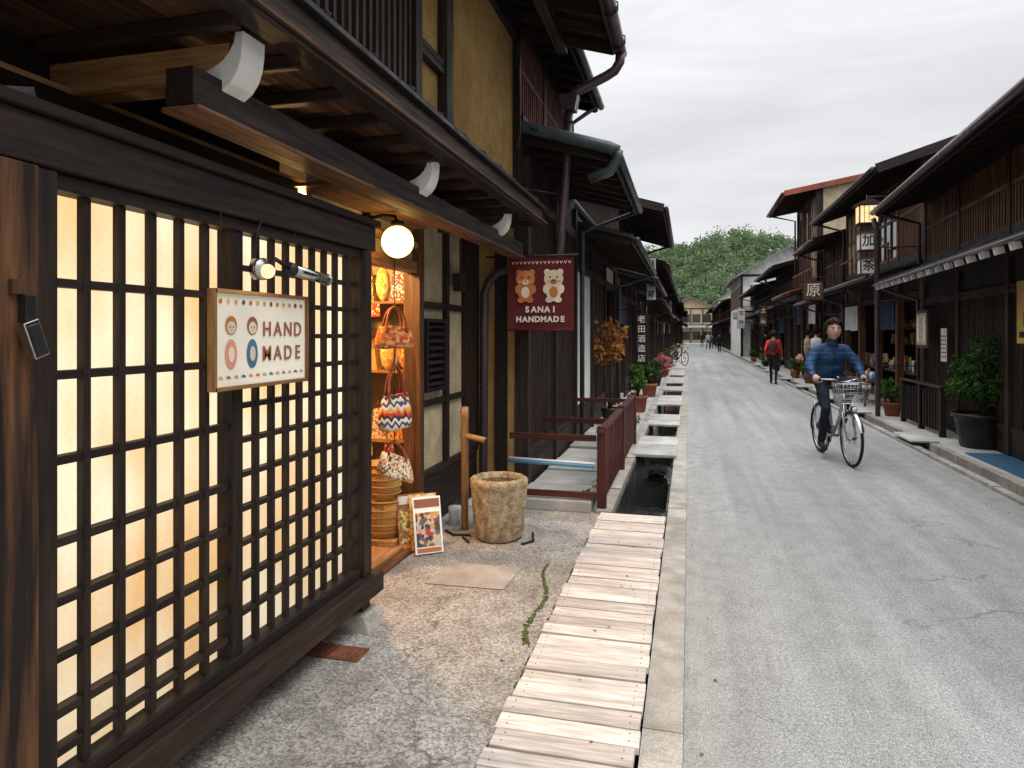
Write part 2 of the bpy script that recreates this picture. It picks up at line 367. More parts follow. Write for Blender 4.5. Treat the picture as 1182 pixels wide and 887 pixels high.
        if s.bevel:
            b=o.modifiers.new('bevel','BEVEL'); b.width=s.bevel; b.segments=2; b.limit_method='ANGLE'; b.angle_limit=math.radians(50)
        return o
def text(name,s,loc,rot,size,mat,parent,align='CENTER',ext=.001,bold=0):
    c=bpy.data.curves.new(name,'FONT'); c.body=s; c.size=size; c.align_x=align; c.align_y='CENTER'; c.extrude=ext; c.offset=bold
    c.materials.append(mat); o=bpy.data.objects.new(name,c); COL.objects.link(o); o.location=loc; o.rotation_euler=rot; o.parent=parent
    return o
RX=(math.radians(90),0,math.radians(90)); RY=(math.radians(90),0,0)
rng=np.random.default_rng(5)
def leaves(name,parent,P,size,mat,rnd=None,aspect=.55):
    P=np.asarray(P,dtype=float); n=len(P)
    a=rng.normal(size=(n,3)); a/=np.linalg.norm(a,axis=1)[:,None]
    b=rng.normal(size=(n,3)); b-= (a*b).sum(1)[:,None]*a; b/=np.linalg.norm(b,axis=1)[:,None]
    sz=(size*rng.uniform(.6,1.3,n))[:,None]
    V=np.stack([P-a*sz,P+b*sz*aspect,P+a*sz,P-b*sz*aspect],1).reshape(-1,3)
    F=np.arange(4*n).reshape(-1,4)
    me=bpy.data.meshes.new(name); me.from_pydata(V.tolist(),[],F.tolist()); me.materials.append(mat)
    r=rng.uniform(0,1,n) if rnd is None else rnd
    at=me.attributes.new('rnd','FLOAT','FACE'); at.data.foreach_set('value',np.asarray(r,dtype=np.float32))
    o=bpy.data.objects.new(name,me); COL.objects.link(o); o.parent=parent; return o
def shell(c,r,n,inner=.55):
    d=rng.normal(size=(n,3)); d/=np.linalg.norm(d,axis=1)[:,None]
    k=rng.uniform(inner**3,1,n)**(1/3)
    return np.array(c)+d*k[:,None]*np.array(r)
# ------------------------------------------------------------ ground
g=MB('ground'); g.quad([(-900,-300,-.45),(900,-300,-.45),(900,1500,-.45),(-900,1500,-.45)],GRND)
g=MB('road'); g.box(-.02,3.0,-8,118,-.44,0,ROAD)
g=MB('kerb'); 
y=-8
while y<118:
    L=1.8 if y<30 else 3
    g.box(-.180,-.0215,y,y+L-.005,-.44,.008+U(-.002,.002),KERB); y+=L
g=MB('pavement'); g.box(-8,-.745,-8,6.05,-.44,0,PAVE)
g=MB('pavement'); g.box(-8,-.80,6.054,118,-.44,-.02,SLAB); 
y=6.06
while y<40:
    g.box(-.80,-.66,y,y+.88,-.43,.03+U(-.01,.01),KERB); y+=.9
g=MB('gutter_channel'); g.box(-.742,-.184,-8,118,-.449,-.40,DKST); 
y=6.06
while y<12:
    g.box(-.205,-.182,y,y+.35,-.40,-.03+U(-.02,.01),DKST); g.box(-.658,-.642,y,y+.35,-.40,-.03,DKST); y+=.36
g=MB('gutter_water'); g.quad([(-.742,-8,-.33),(-.184,-8,-.33),(-.184,118,-.33),(-.742,118,-.33)],WATER)
g=MB('pavement'); g.box(3.32,12,-8,118,-.44,.05,SLAB)
g=MB('kerb')
y=-8
while y<60:
    g.box(3.004,3.10,y,y+.79,-.44,.035+U(-.004,.004),KERB)
    g.box(3.23,3.32,y,y+.79,-.44,.075+U(-.004,.004),KERB); y+=.8
g=MB('gutter_channel'); g.box(3.104,3.226,-8,118,-.44,-.12,DKST)
g=MB('paving_slab'); 
for yy in (10.6,14.2,17.0,20.5,24,29,34): g.box(3.0,3.36,yy,yy+.9,.082,.105,SLAB)
g=MB('wooden_boardwalk',bevel=.004)
y=-.6
while y<5.93:
    w=.122+U(-.012,.016)
    sk=U(-.004,.004)
    z1=.03+U(-.004,.004); xa=-.745+U(-.012,.008); xb=-.19+U(-.006,.008)
    vs=[(xa,y,.002),(xb,y+sk,.002),(xb,y+w-.009+sk,.002),(xa,y+w-.009,.002)]
    g.prism(vs,(0,0,z1),W_PALE)
    ox,oy=U(0,30),U(0,30)
    for i in range(8):
        p=g.v[-8+i]; g.g[-8+i]=(p[0]+ox,p[1]+oy,p[2])
    for xx in (xa+.04,xb-.04):
        for q in (.3,.7): g.cyl((xx+U(-.004,.004),y+w*q,z1),(xx,y+w*q,z1+.004),.0035,DMET,seg=6)
    y+=w
g.box(-.73,-.69,-.6,5.9,-.05,0.001,W_BEAM); g.box(-.24,-.20,-.6,5.9,-.05,0.001,W_BEAM)
g=MB('gutter_cover_slabs',bevel=.006)
for a,b in ((8.9,9.7),(9.73,10.5),(11.9,12.5),(12.53,13.4),(15.3,16),(16.03,17.5),(19,20.5),(22,25),(26,30),(31,38),(39,60),(60.1,117)):
    g.box(-.70,-.15,a,b,.011,.055+U(-.01,.01),SLAB)
g=MB('rusty_drain_cover'); g.box(-1.90,-1.56,3.02,3.16,.001,.008,RUST)
for i in range(11): g.box(-1.89+i*.03,-1.872+i*.03,3.03,3.15,.008,.013,RUST)
g=MB('pavement_patch'); g.quad([(-1.63,4.08,.005),(-1.12,4.1,.005),(-1.10,4.5,.005),(-1.60,4.52,.005)],PATCH)
g=MB('moss_in_crack')
for k in range(230):
    t=random.random(); x=-.80-.13*t-.03*math.sin(t*9)+U(-.012,.012)*(1.3-t); y=3.4+1.25*t
    g.ell((x,y,.001),(U(.004,.012),U(.006,.017),U(.002,.006)),MOSS,6,4)
g=MB('moss_edge')
for k in range(120):
    g.ell((-.755+U(-.008,.004),U(1.6,5.9),.001),(.006,U(.01,.03),U(.003,.006)),MOSS,6,4)
gr=MB('fallen_leaves')
for k in range(70):
    x,y=random.choice([(U(-2,-.8),U(2,6)),(U(0,.12),U(1.5,16)),(U(2.7,3.0),U(5,20)),(U(-.6,-.2),U(2,5.8))]); a=U(0,6.28); s_=U(.006,.014); zz=.036 if -.74<x<-.17 else .004
    gr.quad([(x+math.cos(a)*s_,y+math.sin(a)*s_,zz),(x-math.sin(a)*s_*.5,y+math.cos(a)*s_*.5,zz+.006),(x-math.cos(a)*s_,y-math.sin(a)*s_,zz),(x+math.sin(a)*s_*.5,y-math.cos(a)*s_*.5,zz+.002)],random.choice([W_MED,W_WARM,LEATH]))
# ------------------------------------------------------------ near shop building (L1)
shop=grp('wooden_machiya_shop')
fr=MB('bay_frame',shop,.006)
fr.box(-2.2,-1.69,1.0,3.50,2.055,2.19,W_DARK); fr.box(-2.2,-1.665,1.0,3.52,2.192,2.225,W_DARK)
fr.box(-1.92,-1.655,1.0,3.53,.165,.275,W_BEAM)
fr.box(-1.92,-1.69,1.0,1.46,-.02,2.052,W_WEATH)
fr.box(-1.86,-1.70,1.465,1.525,.277,2.052,W_DARK)
fr.box(-1.82,-1.695,3.37,3.46,.277,2.052,W_DARK)
fr.box(-1.80,-1.705,3.37,3.46,.09,.164,W_BEAM)
fr.box(-1.80,-1.728,2.31,2.38,.277,2.052,W_DARK)
fr.box(-1.80,-1.715,1.53,3.365,2.005,2.052,W_DARK); fr.box(-1.80,-1.715,1.53,3.365,.277,.325,W_DARK)
lt=MB('lattice',shop,.003)
for i in range(5):
    yy=1.525+(2.31-1.525)*(i+1)/6; lt.box(-1.765,-1.737,yy-.013,yy+.013,.331,2.004,W_DARK)
for i in range(8):
    yy=2.38+(3.37-2.38)*(i+1)/9; lt.box(-1.765,-1.737,yy-.011,yy+.011,.331,2.004,W_DARK)
def peg(y,z): lt.cyl((-1.745,y,z),(-1.734,y,z),.004,DMET,seg=6)
for z in (1.745,1.48,1.235,1.0,.83,.67,.51,.40):
    lt.box(-1.778,-1.742+U(0,.002),1.526,2.309,z-.013,z+.013,W_DARK)
    for i in range(5): peg(1.525+(2.31-1.525)*(i+1)/6,z)
for i in range(11):
    z=.33+(2.005-.33)*(i+1)/12
    lt.box(-1.778,-1.742+U(0,.002),2.381,3.369,z-.011,z+.011,W_DARK)
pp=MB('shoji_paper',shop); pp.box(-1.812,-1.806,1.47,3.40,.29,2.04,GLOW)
bk=MB('bay_back',shop); bk.box(-2.1,-2.0,1.0,3.50,-.05,2.0,BLACK); bk.box(-2.0,-1.83,3.42,3.455,.28,2.04,W_DARK); bk.box(-2.0,-1.83,1.0,3.41,.285,.30,W_DARK)
ft=MB('post_footing',shop,.012); ft.prism([(-1.86,3.32,-.01),(-1.64,3.32,-.01),(-1.67,3.32,.088),(-1.83,3.32,.088)],(0,.2,0),STONE)
ft.prism([(-1.99,.98,-.01),(-1.64,.98,-.01),(-1.66,.98,.03),(-1.97,.98,.03)],(0,.5,0),STONE)
hw=MB('post_hardware',shop,.003)
hw.box(-1.688,-1.66,1.395,1.425,1.60,1.70,DMET); hw.obox((-1.655,1.41,1.585),(.03,.045,.10),Matrix.Rotation(.35,3,'X'),STEEL); hw.obox((-1.648,1.41,1.585),(.03,.03,.08),Matrix.Rotation(.35,3,'X'),DMET)
hw.box(-1.689,-1.672,1.37,1.40,1.70,1.74,W_MED)
dr=MB('door_surround',shop,.005)
dr.box(-2.16,-2.03,4.97,5.07,-.02,2.45,W_MED)
dr.box(-2.14,-2.05,3.5,4.969,2.07,2.16,W_WARM); 
dr.box(-2.13,-2.09,3.5,4.969,2.161,2.6,CREAM)
dr.box(-2.16,-2.04,3.5,4.969,2.26,2.31,W_WARM)
dr.box(-2.35,-2.02,3.52,4.968,-.02,.045,W_WARM); dr.box(-2.017,-1.95,3.52,4.96,-.02,.022,W_MED); dr.box(-2.352,-2.33,3.52,4.968,-.02,.10,W_MED)
dr.box(-2.10,-2.06,3.5,3.56,.046,2.069,W_DARK)
wl=MB('side_wall',shop,.004)
wl.box(-2.20,-2.10,5.071,6.62,-.02,2.64,CREAM)
wl.box(-2.10,-2.075,5.075,6.6,-.02,.42,W_DARK); wl.box(-2.098,-2.06,5.075,6.6,.421,.48,W_BEAM)
wl.box(-2.098,-2.065,5.075,6.6,1.80,1.86,W_DARK); wl.box(-2.098,-2.065,5.075,6.6,1.0,1.05,W_DARK)
wl.box(-2.098,-2.05,5.66,5.72,.481,2.64,W_DARK); wl.box(-2.098,-2.05,6.18,6.6,.481,2.64,W_DARK)
wl.box(-2.098,-2.06,5.075,5.12,1.08,1.75,W_DARK);
lv=MB('louvre_window',shop,.003); lv.box(-2.09,-2.03,5.13,5.17,1.12,1.72,BLACK); lv.box(-2.09,-2.03,5.56,5.60,1.12,1.72,BLACK); lv.box(-2.09,-2.03,5.171,5.559,1.69,1.72,BLACK); lv.box(-2.09,-2.03,5.171,5.559,1.12,1.15,BLACK)
for i in range(9): lv.obox((-2.06,5.365,1.18+i*.06),(.05,.385,.010),Matrix.Rotation(.6,3,'Y'),W_DARK)
lv.box(-2.098,-2.09,5.13,5.6,1.12,1.72,BLACK)
mb=MB('meter_box',shop,.006); mb.box(-2.05,-1.97,5.80,5.95,1.98,2.14,DMET); mb.tube([(-2.0,5.87,2.14),(-2.0,5.87,2.45),(-1.9,5.87,2.55)],.012,DMET)
it=MB('shop_interior',shop)
it.box(-4.6,-4.55,1.3,5.8,0,2.6,CREAM); it.box(-4.55,-2.2,5.45,5.5,0,2.6,CREAM); it.box(-4.55,-2.11,1.3,1.35,0,2.6,CREAM)
it.box(-4.55,-2.2,1.35,5.45,2.45,2.5,W_WARM); it.box(-4.55,-2.353,1.35,5.45,.0,.09,W_WARM)
sh=MB('display_shelves',shop)
for z in (.72,1.28,1.84): sh.box(-3.6,-2.18,5.08,5.40,z,z+.02,W_WARM)
for x in (-2.19,-2.75,-3.3): sh.box(x-.02,x+.005,5.08,5.42,.09,2.1,W_WARM)
sh.box(-3.6,-2.17,5.42,5.44,.09,2.3,CREAM)
gd=MB('handmade_goods',shop)
for z in (.09,.74,1.30,1.86):
    x=-3.5
    while x<-2.24:
        w=U(.10,.18); h=U(.16,.30); m=random.choice(GD+[STRAW,GD[4]])
        if random.random()<.25: gd.ell((x+w/2,5.18+U(-.04,.04),z+h/2),(w/2,.06,h/2),m,12,8)
        else:
            gd.prism([(x,5.13,z+.001),(x+w,5.13,z+.001),(x+w*.85,5.13,z+h),(x+w*.15,5.13,z+h)],(0,.09,0),m)
            gd.tube([(x+w*.25,5.17,z+h),(x+w*.35,5.17,z+h+.07),(x+w*.65,5.17,z+h+.07),(x+w*.75,5.17,z+h)],.005,LEATH,5)
        x+=w+.015
# small fabrics pinned between shelves
for k in range(14):
    x=U(-3.4,-2.25); z=random.choice((.60,1.17,1.73)); gd.quad([(x,5.075,z),(x+.09,5.075,z+.01),(x+.085,5.07,z+.11),(x+.005,5.07,z+.11)],random.choice(GD))
for k in range(26):
    gd.ell((-4.45,U(1.6,5.2),U(.3,2.2)),(.08,.12,.12),random.choice(GD),10,7)
for (x,y,r,h,z) in ((-2.22,4.74,.15,.27,.09),(-2.22,4.74,.135,.26,.37)):
    bs=MB('straw_basket',None); bs.rev((x,y,z),[(0,0),(r*.85,0),(r*.95,h*.5),(r,h),(r*.93,h),(r*.85,h*.3),(0,h*.28)],STRAW,22)
    for q in (.15,.35,.55,.75,.97): bs.tube([(x+math.cos(a)*r*(.9+.1*q),y+math.sin(a)*r*(.9+.1*q),z+h*q) for a in [2*math.pi*i/24 for i in range(24)]],.006,STRAW,6,closed=True)
st=MB('display_stool',shop,.004); st.box(-2.36,-2.07,4.58,4.90,.046,.086,W_WARM)
def bag(y,z,w,h,m,tilt=0,x=-1.995,hh=.16):
    b=MB('hanging_bag',None)
    c=Vector((x,y,z)); ax=Vector((.55,.835,0)).normalized(); ay=Vector((ax.y,-ax.x,0)); 
    seg=24;prof=[(-.5,.80),(-.47,.93),(-.3,1.0),(0,.97),(.3,.88),(.46,.80),(.5,.76)]
    vs=[];fs=[]
    for (t,k) in prof:
        for i in range(seg):
            a=2*math.pi*i/seg; ca,sa=math.cos(a),math.sin(a)
            px=math.copysign(abs(ca)**.6,ca)*w/2*k; py=math.copysign(abs(sa)**.8,sa)*.05*(1.15-t)*k
            pz=t*h + tilt*px
            vs.append(c+ax*px+ay*py+Vector((0,0,pz+math.sin(a*3+t*5)*.005)))
    for j in range(len(prof)-1):
        for i in range(seg): fs.append((j*seg+i,j*seg+(i+1)%seg,(j+1)*seg+(i+1)%seg,(j+1)*seg+i))
    fs.append(tuple(range(seg))); fs.append(tuple(range((len(prof)-1)*seg,len(prof)*seg)))
    b.add(vs,fs,m,smooth=True)
    for o in (-.03,.03):
        pts=[]
        for i in range(13):
            a=math.pi*i/12; pts.append(c+ax*(math.cos(a)*w*.25*(1 if i not in(0,12) else 1.05))+ay*o*(1-math.sin(a)*.8)+Vector((0,0,h*.42+tilt*math.cos(a)*w*.25+math.sin(a)*hh)))
        b.tube(pts,.009,LEATH,6)
        for sgn in(-1,1): b.ell(c+ax*(sgn*w*.25)+ay*o*1.1+Vector((0,0,h*.36)),(.012,.012,.03),LEATH,8,6)
    b.tube([c+Vector((0,0,h*.42+hh-.008)),c+Vector((0,.01,h*.42+hh+.03))],.004,STEEL,5)
    return b
YC=4.42
bag(YC,1.57,.30,.15,goods('orange_zigzag_felt',[(.55,.16,.035),(.45,.07,.03),(.65,.36,.12)],40),hh=.15)
bag(YC+.01,1.05,.25,.24,ZIG,hh=.22,tilt=.12)
bag(YC+.02,.66,.27,.17,GD[1],-.35,hh=.10)
bag(4.25,1.02,.15,.20,GD[3],hh=.1,x=-2.18)
hk=MB('bag_hanging_cord',shop); hk.tube([(-1.995,YC,2.30),(-1.995,YC,.78)],.004,DMET,5); hk.tube([(-2.06,YC,2.28),(-1.99,YC,2.30)],.006,DMET,5); hk.tube([(-2.18,4.25,2.4),(-2.18,4.25,1.2)],.003,DMET,5)
hk.beam((-2.03,4.95,.3),(-2.03,4.95,2.0),.03,.03,W_MED)
for i,(x,y) in enumerate(((-1.99,4.72),(-1.90,4.74),(-1.84,4.66))):
    b=MB('leaning_magazine_board',None,.002); Rm=Matrix.Rotation(math.radians(-14),3,'X'); Rz=Matrix.Rotation(math.radians(38),3,'Z')
    RR=Rz@Rm; c=Vector((x,y,.205)); b.obox(c,(.21,.012,.40),RR,[W_WARM,GD[4],WCAP][i])
    b.obox(c+RR@Vector((0,-.008,.155)),(.19,.003,.06),RR,[WCAP,WCAP,INKBR][i]); b.obox(c+RR@Vector((0,-.008,-.03)),(.18,.003,.24),RR,[GD[5],GD[4],goods('magazine_cover_print',[(.08,.07,.09),(.6,.5,.4),(.5,.08,.04),(.2,.13,.1),(.7,.35,.1)],38)][i])
    b.obox(c+RR@Vector((0,-.008,-.175)),(.18,.003,.03),RR,ORG)
b=MB('magazine_stand',None); b.beam((-2.0,4.9,0.005),(-1.98,4.82,.36),.02,.02,W_MED); b.beam((-1.80,4.86,.005),(-1.86,4.78,.36),.02,.02,W_MED); b.beam((-2.0,4.85,.2),(-1.82,4.82,.2),.02,.02,W_MED)
gl=grp('globe_lamp'); b=MB('globe',gl); b.ell((-1.85,4.15,2.20),.105,GLOBE,28,18)
b=MB('bracket',gl); b.cyl((-1.85,4.15,2.30),(-1.85,4.15,2.335),.045,DMET); b.tube([(-1.85,4.15,2.33),(-1.87,4.15,2.37),(-1.95,4.15,2.38),(-2.06,4.15,2.36)],.012,DMET); b.cyl((-2.088,4.15,2.36),(-2.05,4.15,2.36),.04,DMET)
ev=MB('eave_beams',shop,.005)
ev.box(-1.66,-1.55,1.88,6.42,2.345,2.47,W_BEAM); ev.box(-1.68,-1.53,1.88,6.43,2.325,2.343,W_MED)
for yy in (.3,2.08,3.85,5.60): ev.box(-2.3,-1.53,yy-.055,yy+.055,2.472,2.60,W_WARM if yy<3 and yy>1 else W_BEAM)  # one cross-beam gets warmer wood: warm light put into its colour
yy=-1.3
while yy<6.4: ev.box(-2.25,-1.43,yy-.02,yy+.02,2.602,2.655,W_BEAM); yy+=.36
ev.box(-2.3,-2.17,-1.5,3.49,2.30,2.47,W_DARK)
sf=MB('soffit',shop); 
x=-2.3
while x<-1.44: sf.box(x,x+.118,-1.5,6.5,2.658,2.675,W_MED); x+=.122
wb=MB('inner_wall_above_bay',shop); wb.box(-2.34,-2.30,-1.5,3.5,2.2,2.66,W_DARK); wb.box(-4,-2.0,-1.5,.98,-.02,2.66,W_DARK)
ldg=MB('lamp_board',shop,.004); ldg.box(-2.09,-1.68,3.30,4.9,2.40,2.42,W_WARM); ldg.box(-1.70,-1.682,3.3,4.9,2.36,2.399,W_WARM)  # warm wood colour carries the globe lamp's glow on this board
cp=MB('white_beam_caps',shop,.003)
for yy in (2.08,3.85,5.60):
    out_=[(-1.78,2.430),(-1.70,2.416),(-1.64,2.413),(-1.59,2.418),(-1.55,2.432),(-1.515,2.457),(-1.490,2.492),(-1.475,2.533),(-1.468,2.58),(-1.466,2.63)]
    inn=[(-1.498,2.63),(-1.505,2.595),(-1.522,2.565),(-1.548,2.538),(-1.585,2.517),(-1.63,2.50),(-1.70,2.487),(-1.78,2.473)]
    cp.prism([(a,yy-.062,b_) for a,b_ in out_+inn],(0,.124,0),WCAP)
fs=MB('fascia',shop,.004)
fs.box(-1.43,-1.37,-1.5,6.5,2.66,2.79,W_BEAM); fs.box(-1.445,-1.345,-1.5,6.52,2.632,2.658,W_DARK); fs.box(-1.45,-1.335,-1.5,6.52,2.792,2.82,DMET)
fs.prism([(-1.335,-1.5,2.822),(-1.66,-1.5,2.94),(-1.66,-1.5,2.90),(-1.40,-1.5,2.822)],(0,8.0,0),ROOF)
yy=-1.4
while yy<6.5: fs.beam((-1.345,yy,2.835),(-1.60,yy,2.93),.03,.02,ROOF); yy+=.42
up=MB('upper_wall',shop,.004)
up.box(-1.75,-1.65,-1.5,3.84,2.88,4.9,BLACK)
up.box(-3.5,-1.66,6.36,6.44,2.7,4.95,W_DARK); up.box(-1.67,-1.62,-1.5,6.44,2.93,3.0,W_DARK)
up.box(-1.72,-1.64,4.50,6.36,3.001,4.9,MUST)
for a,b_ in ((3.82,3.92),(4.36,4.49),(6.36,6.46)): up.box(-1.70,-1.58,a,b_,2.90,4.9,W_DARK)
up.box(-1.70,-1.65,3.92,4.36,3.001,4.9,MUST)
for z in (3.0,3.35,3.40,4.0,4.55): up.box(-1.66,-1.60,3.921,4.359,z,z+.045,W_DARK)
up.box(-1.66,-1.60,4.491,6.359,4.42,4.58,W_DARK); up.box(-1.66,-1.61,4.491,6.359,4.581,4.9,BLACK)
lu=MB('upper_lattice',shop)
yy=-1.4
while yy<3.8: lu.box(-1.645,-1.605,yy,yy+.03,3.001,4.8,W_BEAM); yy+=.075
for z in (3.25,3.9,4.5): lu.box(-1.648,-1.625,-1.5,3.82,z,z+.04,W_DARK)
wr=MB('wall_cable',shop); wr.tube([(-1.56,6.30,4.5),(-1.56,6.34,4.3),(-1.56,6.30,4.1),(-1.56,6.33,3.5),(-1.56,6.20,3.35)],.010,DMET,6)
def roof_slab(mb,s,xe,ze,xr,y0,y1,p,m,th=.06,rib=.42,mu=W_DARK):
    zr=ze+p*abs(xr-xe)
    mb.prism([(s*xe,y0,ze),(s*xr,y0,zr),(s*xr,y0,zr-th*.5),(s*xe,y0,ze-th*.5)],(0,y1-y0,0),m)
    mb.prism([(s*(xe+.01),y0+.01,ze-th*.5-.002),(s*xr,y0+.01,zr-th*.5-.002),(s*xr,y0+.01,zr-th),(s*(xe+.01),y0+.01,ze-th)],(0,y1-y0-.02,0),mu)
    y=y0+.03
    while y<y1:
        mb.beam((s*xe,y,ze+.012),(s*xr,y,zr+.012),.035,.03,m); y+=rib
def rafters(mb,s,xe,ze,xr,y0,y1,p,sp,w,h,m,cap=None):
    y=y0+.06
    while y<y1:
        mb.beam((s*(xe+.04),y,ze+p*.04-.065-h/2),(s*xr,y,ze+p*(xr-xe)-.065-h/2),w,h,m)
        if cap: mb.beam((s*(xe-.03),y,ze-p*.03-.075-h/2),(s*(xe+.05),y,ze+p*.05-.075-h/2),w+.01,h+.01,cap)
        y+=sp
rf=MB('roof',shop); roof_slab(rf,-1,.72,4.58,5.5,-1.5,6.95,.3,ROOF); rafters(rf,-1,.72,4.58,1.7,-1.5,6.95,.3,.4,.05,.08,W_BEAM)
rf.box(-.74,-.71,-1.5,6.95,4.42,4.55,W_BEAM); rf.beam((-.72,6.96,4.50),(-3.0,6.96,5.18),.03,.16,W_BEAM)
rf.box(-1.30,-1.20,-1.5,6.9,4.46,4.57,W_BEAM)
gt=MB('roof_gutter',shop); gt.cyl((-.66,-1.5,4.46),(-.66,7.0,4.44),.055,PIPE,seg=12)
for yy in np.arange(-1,7,.7): gt.tube([(-.74,yy,4.53),(-.66,yy,4.525),(-.60,yy,4.49),(-.60,yy,4.42),(-.66,yy,4.37),(-.72,yy,4.40)],.008,DMET,6)
gt.tube([(-.66,6.9,4.42),(-.67,6.9,4.32),(-.72,6.9,4.24),(-.80,6.89,4.19),(-1.05,6.88,4.08),(-1.12,6.88,4.05),(-1.17,6.88,3.98),(-1.18,6.88,3.9)],.05,PIPE,12)
gt.prism([(-1.25,6.80,3.86),(-1.11,6.80,3.86),(-1.08,6.80,4.02),(-1.28,6.80,4.02)],(0,.16,0),PIPE)
gt.tube([(-1.18,6.88,3.88),(-1.20,6.85,3.3),(-1.26,6.8,2.44),(-1.28,6.79,2.34),(-1.36,6.77,2.28),(-1.5,6.75,2.26),(-1.75,6.72,2.25),(-1.88,6.66,2.21),(-1.95,6.60,2.12),(-1.98,6.55,2.0),(-1.98,6.5,.0)],.042,PIPE,12)
for z in (3.6,3.0): gt.tube([(-1.22,6.83,z),(-1.5,6.5,z)],.012,DMET,6)
gt.torus((-1.185,6.87,3.75),(0,0.02,1),.047,.008,PIPE,20,6)
sg=grp('handmade_shop_sign'); b=MB('board',sg,.002)
X0=-1.675
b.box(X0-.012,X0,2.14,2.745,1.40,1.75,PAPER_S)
for a in ((2.13,2.755,1.75,1.765),(2.13,2.755,1.385,1.40),(2.125,2.14,1.385,1.765),(2.745,2.76,1.385,1.765)): b.box(X0-.02,X0+.012,a[0],a[1],a[2],a[3],W_WARM)
for yy in (2.2,2.7): b.tube([(X0-.005,yy,1.76),(X0-.02,yy,1.9),(X0-.02,yy,2.06)],.002,DMET,5)
d=MB('kokeshi_drawings',sg); ux=(0,1,0);uz=(0,0,1)
for yy,m in ((2.23,PINK),(2.36,INKBL)):
    d.disc((X0+.002,yy,1.52),ux,uz,.036,.058,m); d.disc((X0+.003,yy,1.63),ux,uz,.034,.036,INKBR if m is INKBL else ORG); d.disc((X0+.004,yy,1.622),ux,uz,.025,.024,CR)
    d.disc((X0+.004,yy,1.52),ux,uz,.018,.03,CR); d.disc((X0+.0055,yy-.009,1.624),ux,uz,.003,.004,INKB,8); d.disc((X0+.0055,yy+.009,1.624),ux,uz,.003,.004,INKB,8); d.disc((X0+.0055,yy,1.612),ux,uz,.005,.002,LIP,8)
for k in range(13): d.disc((X0+.0025,2.17+k*.045,1.428),ux,uz,.015,.012,[PINK,ORG,YELP,INKBL][k%4],12,0,math.pi)
for k in range(13): d.disc((X0+.0025,2.17+k*.045,1.72),ux,uz,.010,.010,[ORG,YELP,PINK,MOSS][k%4],10)
for tx,z in (('HAND',1.615),('MADE',1.515)):
    for i,ch in enumerate(tx): text('text_'+tx.lower(),ch,(X0+.004,2.455+i*.075,z),RX,.085,INKBR,sg,bold=.001)
lp=MB('sign_spotlight',None); lp.cyl((-1.60,2.53,1.865),(-1.60,2.80,1.845),.024,STEEL,seg=16); lp.cyl((-1.60,2.50,1.868),(-1.60,2.53,1.865),.028,DMET,seg=16); lp.cyl((-1.60,2.80,1.845),(-1.60,2.815,1.844),.027,STEEL,seg=16)
lp.cyl((-1.70,2.42,1.86),(-1.66,2.42,1.86),.045,STEEL,seg=18); lp.tube([(-1.67,2.42,1.86),(-1.62,2.44,1.90),(-1.60,2.5,1.87)],.010,DMET,6); lp.ell((-1.645,2.42,1.85),(.03,.03,.03),LANT,14,9); lp.tube([(-1.69,2.42,1.9),(-1.69,2.41,2.0),(-1.69,2.44,2.06)],.005,DMET,5)
cam_=MB('security_camera',None,.004); cam_.obox((-1.98,1.62,2.32),(.05,.12,.05),Matrix.Rotation(.3,3,'X'),STEEL); cam_.tube([(-2.0,1.65,2.33),(-2.1,1.68,2.40),(-2.2,1.7,2.45)],.01,DMET)
for q in range(4): cam_.tube([(-2.0+.02*q,1.62,2.30),(-1.98+.02*q,1.66,2.25),(-1.99+.01*q,1.74,2.24),(-2.1,1.8,2.28+.02*q)],.003,DMET,5)
bn=grp('shop_banner'); b=MB('cloth',bn); YB=6.5; x0,x1,z0,z1=-1.72,-1.07,1.64,2.34
nx,nz=22,22; vs=[];f=[]
for j in range(nz+1):
    for i in range(nx+1):
        u=i/nx;w=j/nz; vs.append((x0+(x1-x0)*u,YB+.004*math.sin(u*7+w*2)*(1-w)+0.006,z0+(z1-z0)*w))
for j in range(nz):
    for i in range(nx): a=j*(nx+1)+i; f.append((a,a+1,a+nx+2,a+nx+1))
b.add(vs,f,BANNER,smooth=True)
b=MB('rod',bn); b.cyl((-1.95,YB,2.355),(-1.03,YB,2.355),.010,DMET,seg=8); b.cyl((x0,YB,1.635),(x1,YB,1.635),.008,BANNER,seg=8)
for xx in np.arange(x0+.03,x1,.12): b.tube([(xx,YB,2.33),(xx,YB-.012,2.355),(xx,YB,2.372)],.006,BANNER,6)
b.tube([(-1.2,YB,2.36),(-1.24,6.78,2.62)],.005,DMET,5)
ux=(1,0,0); d=MB('bear_drawings',bn)
yb=YB-.004
for k in range(15):
    xx=x0+.05+k*.04; d.add([(xx-.016,yb,2.30),(xx,yb,2.27),(xx+.016,yb,2.30),(xx+.008,yb,2.30),(xx,yb,2.285),(xx-.008,yb,2.30)],[(0,1,4,5),(1,2,3,4)],CR)
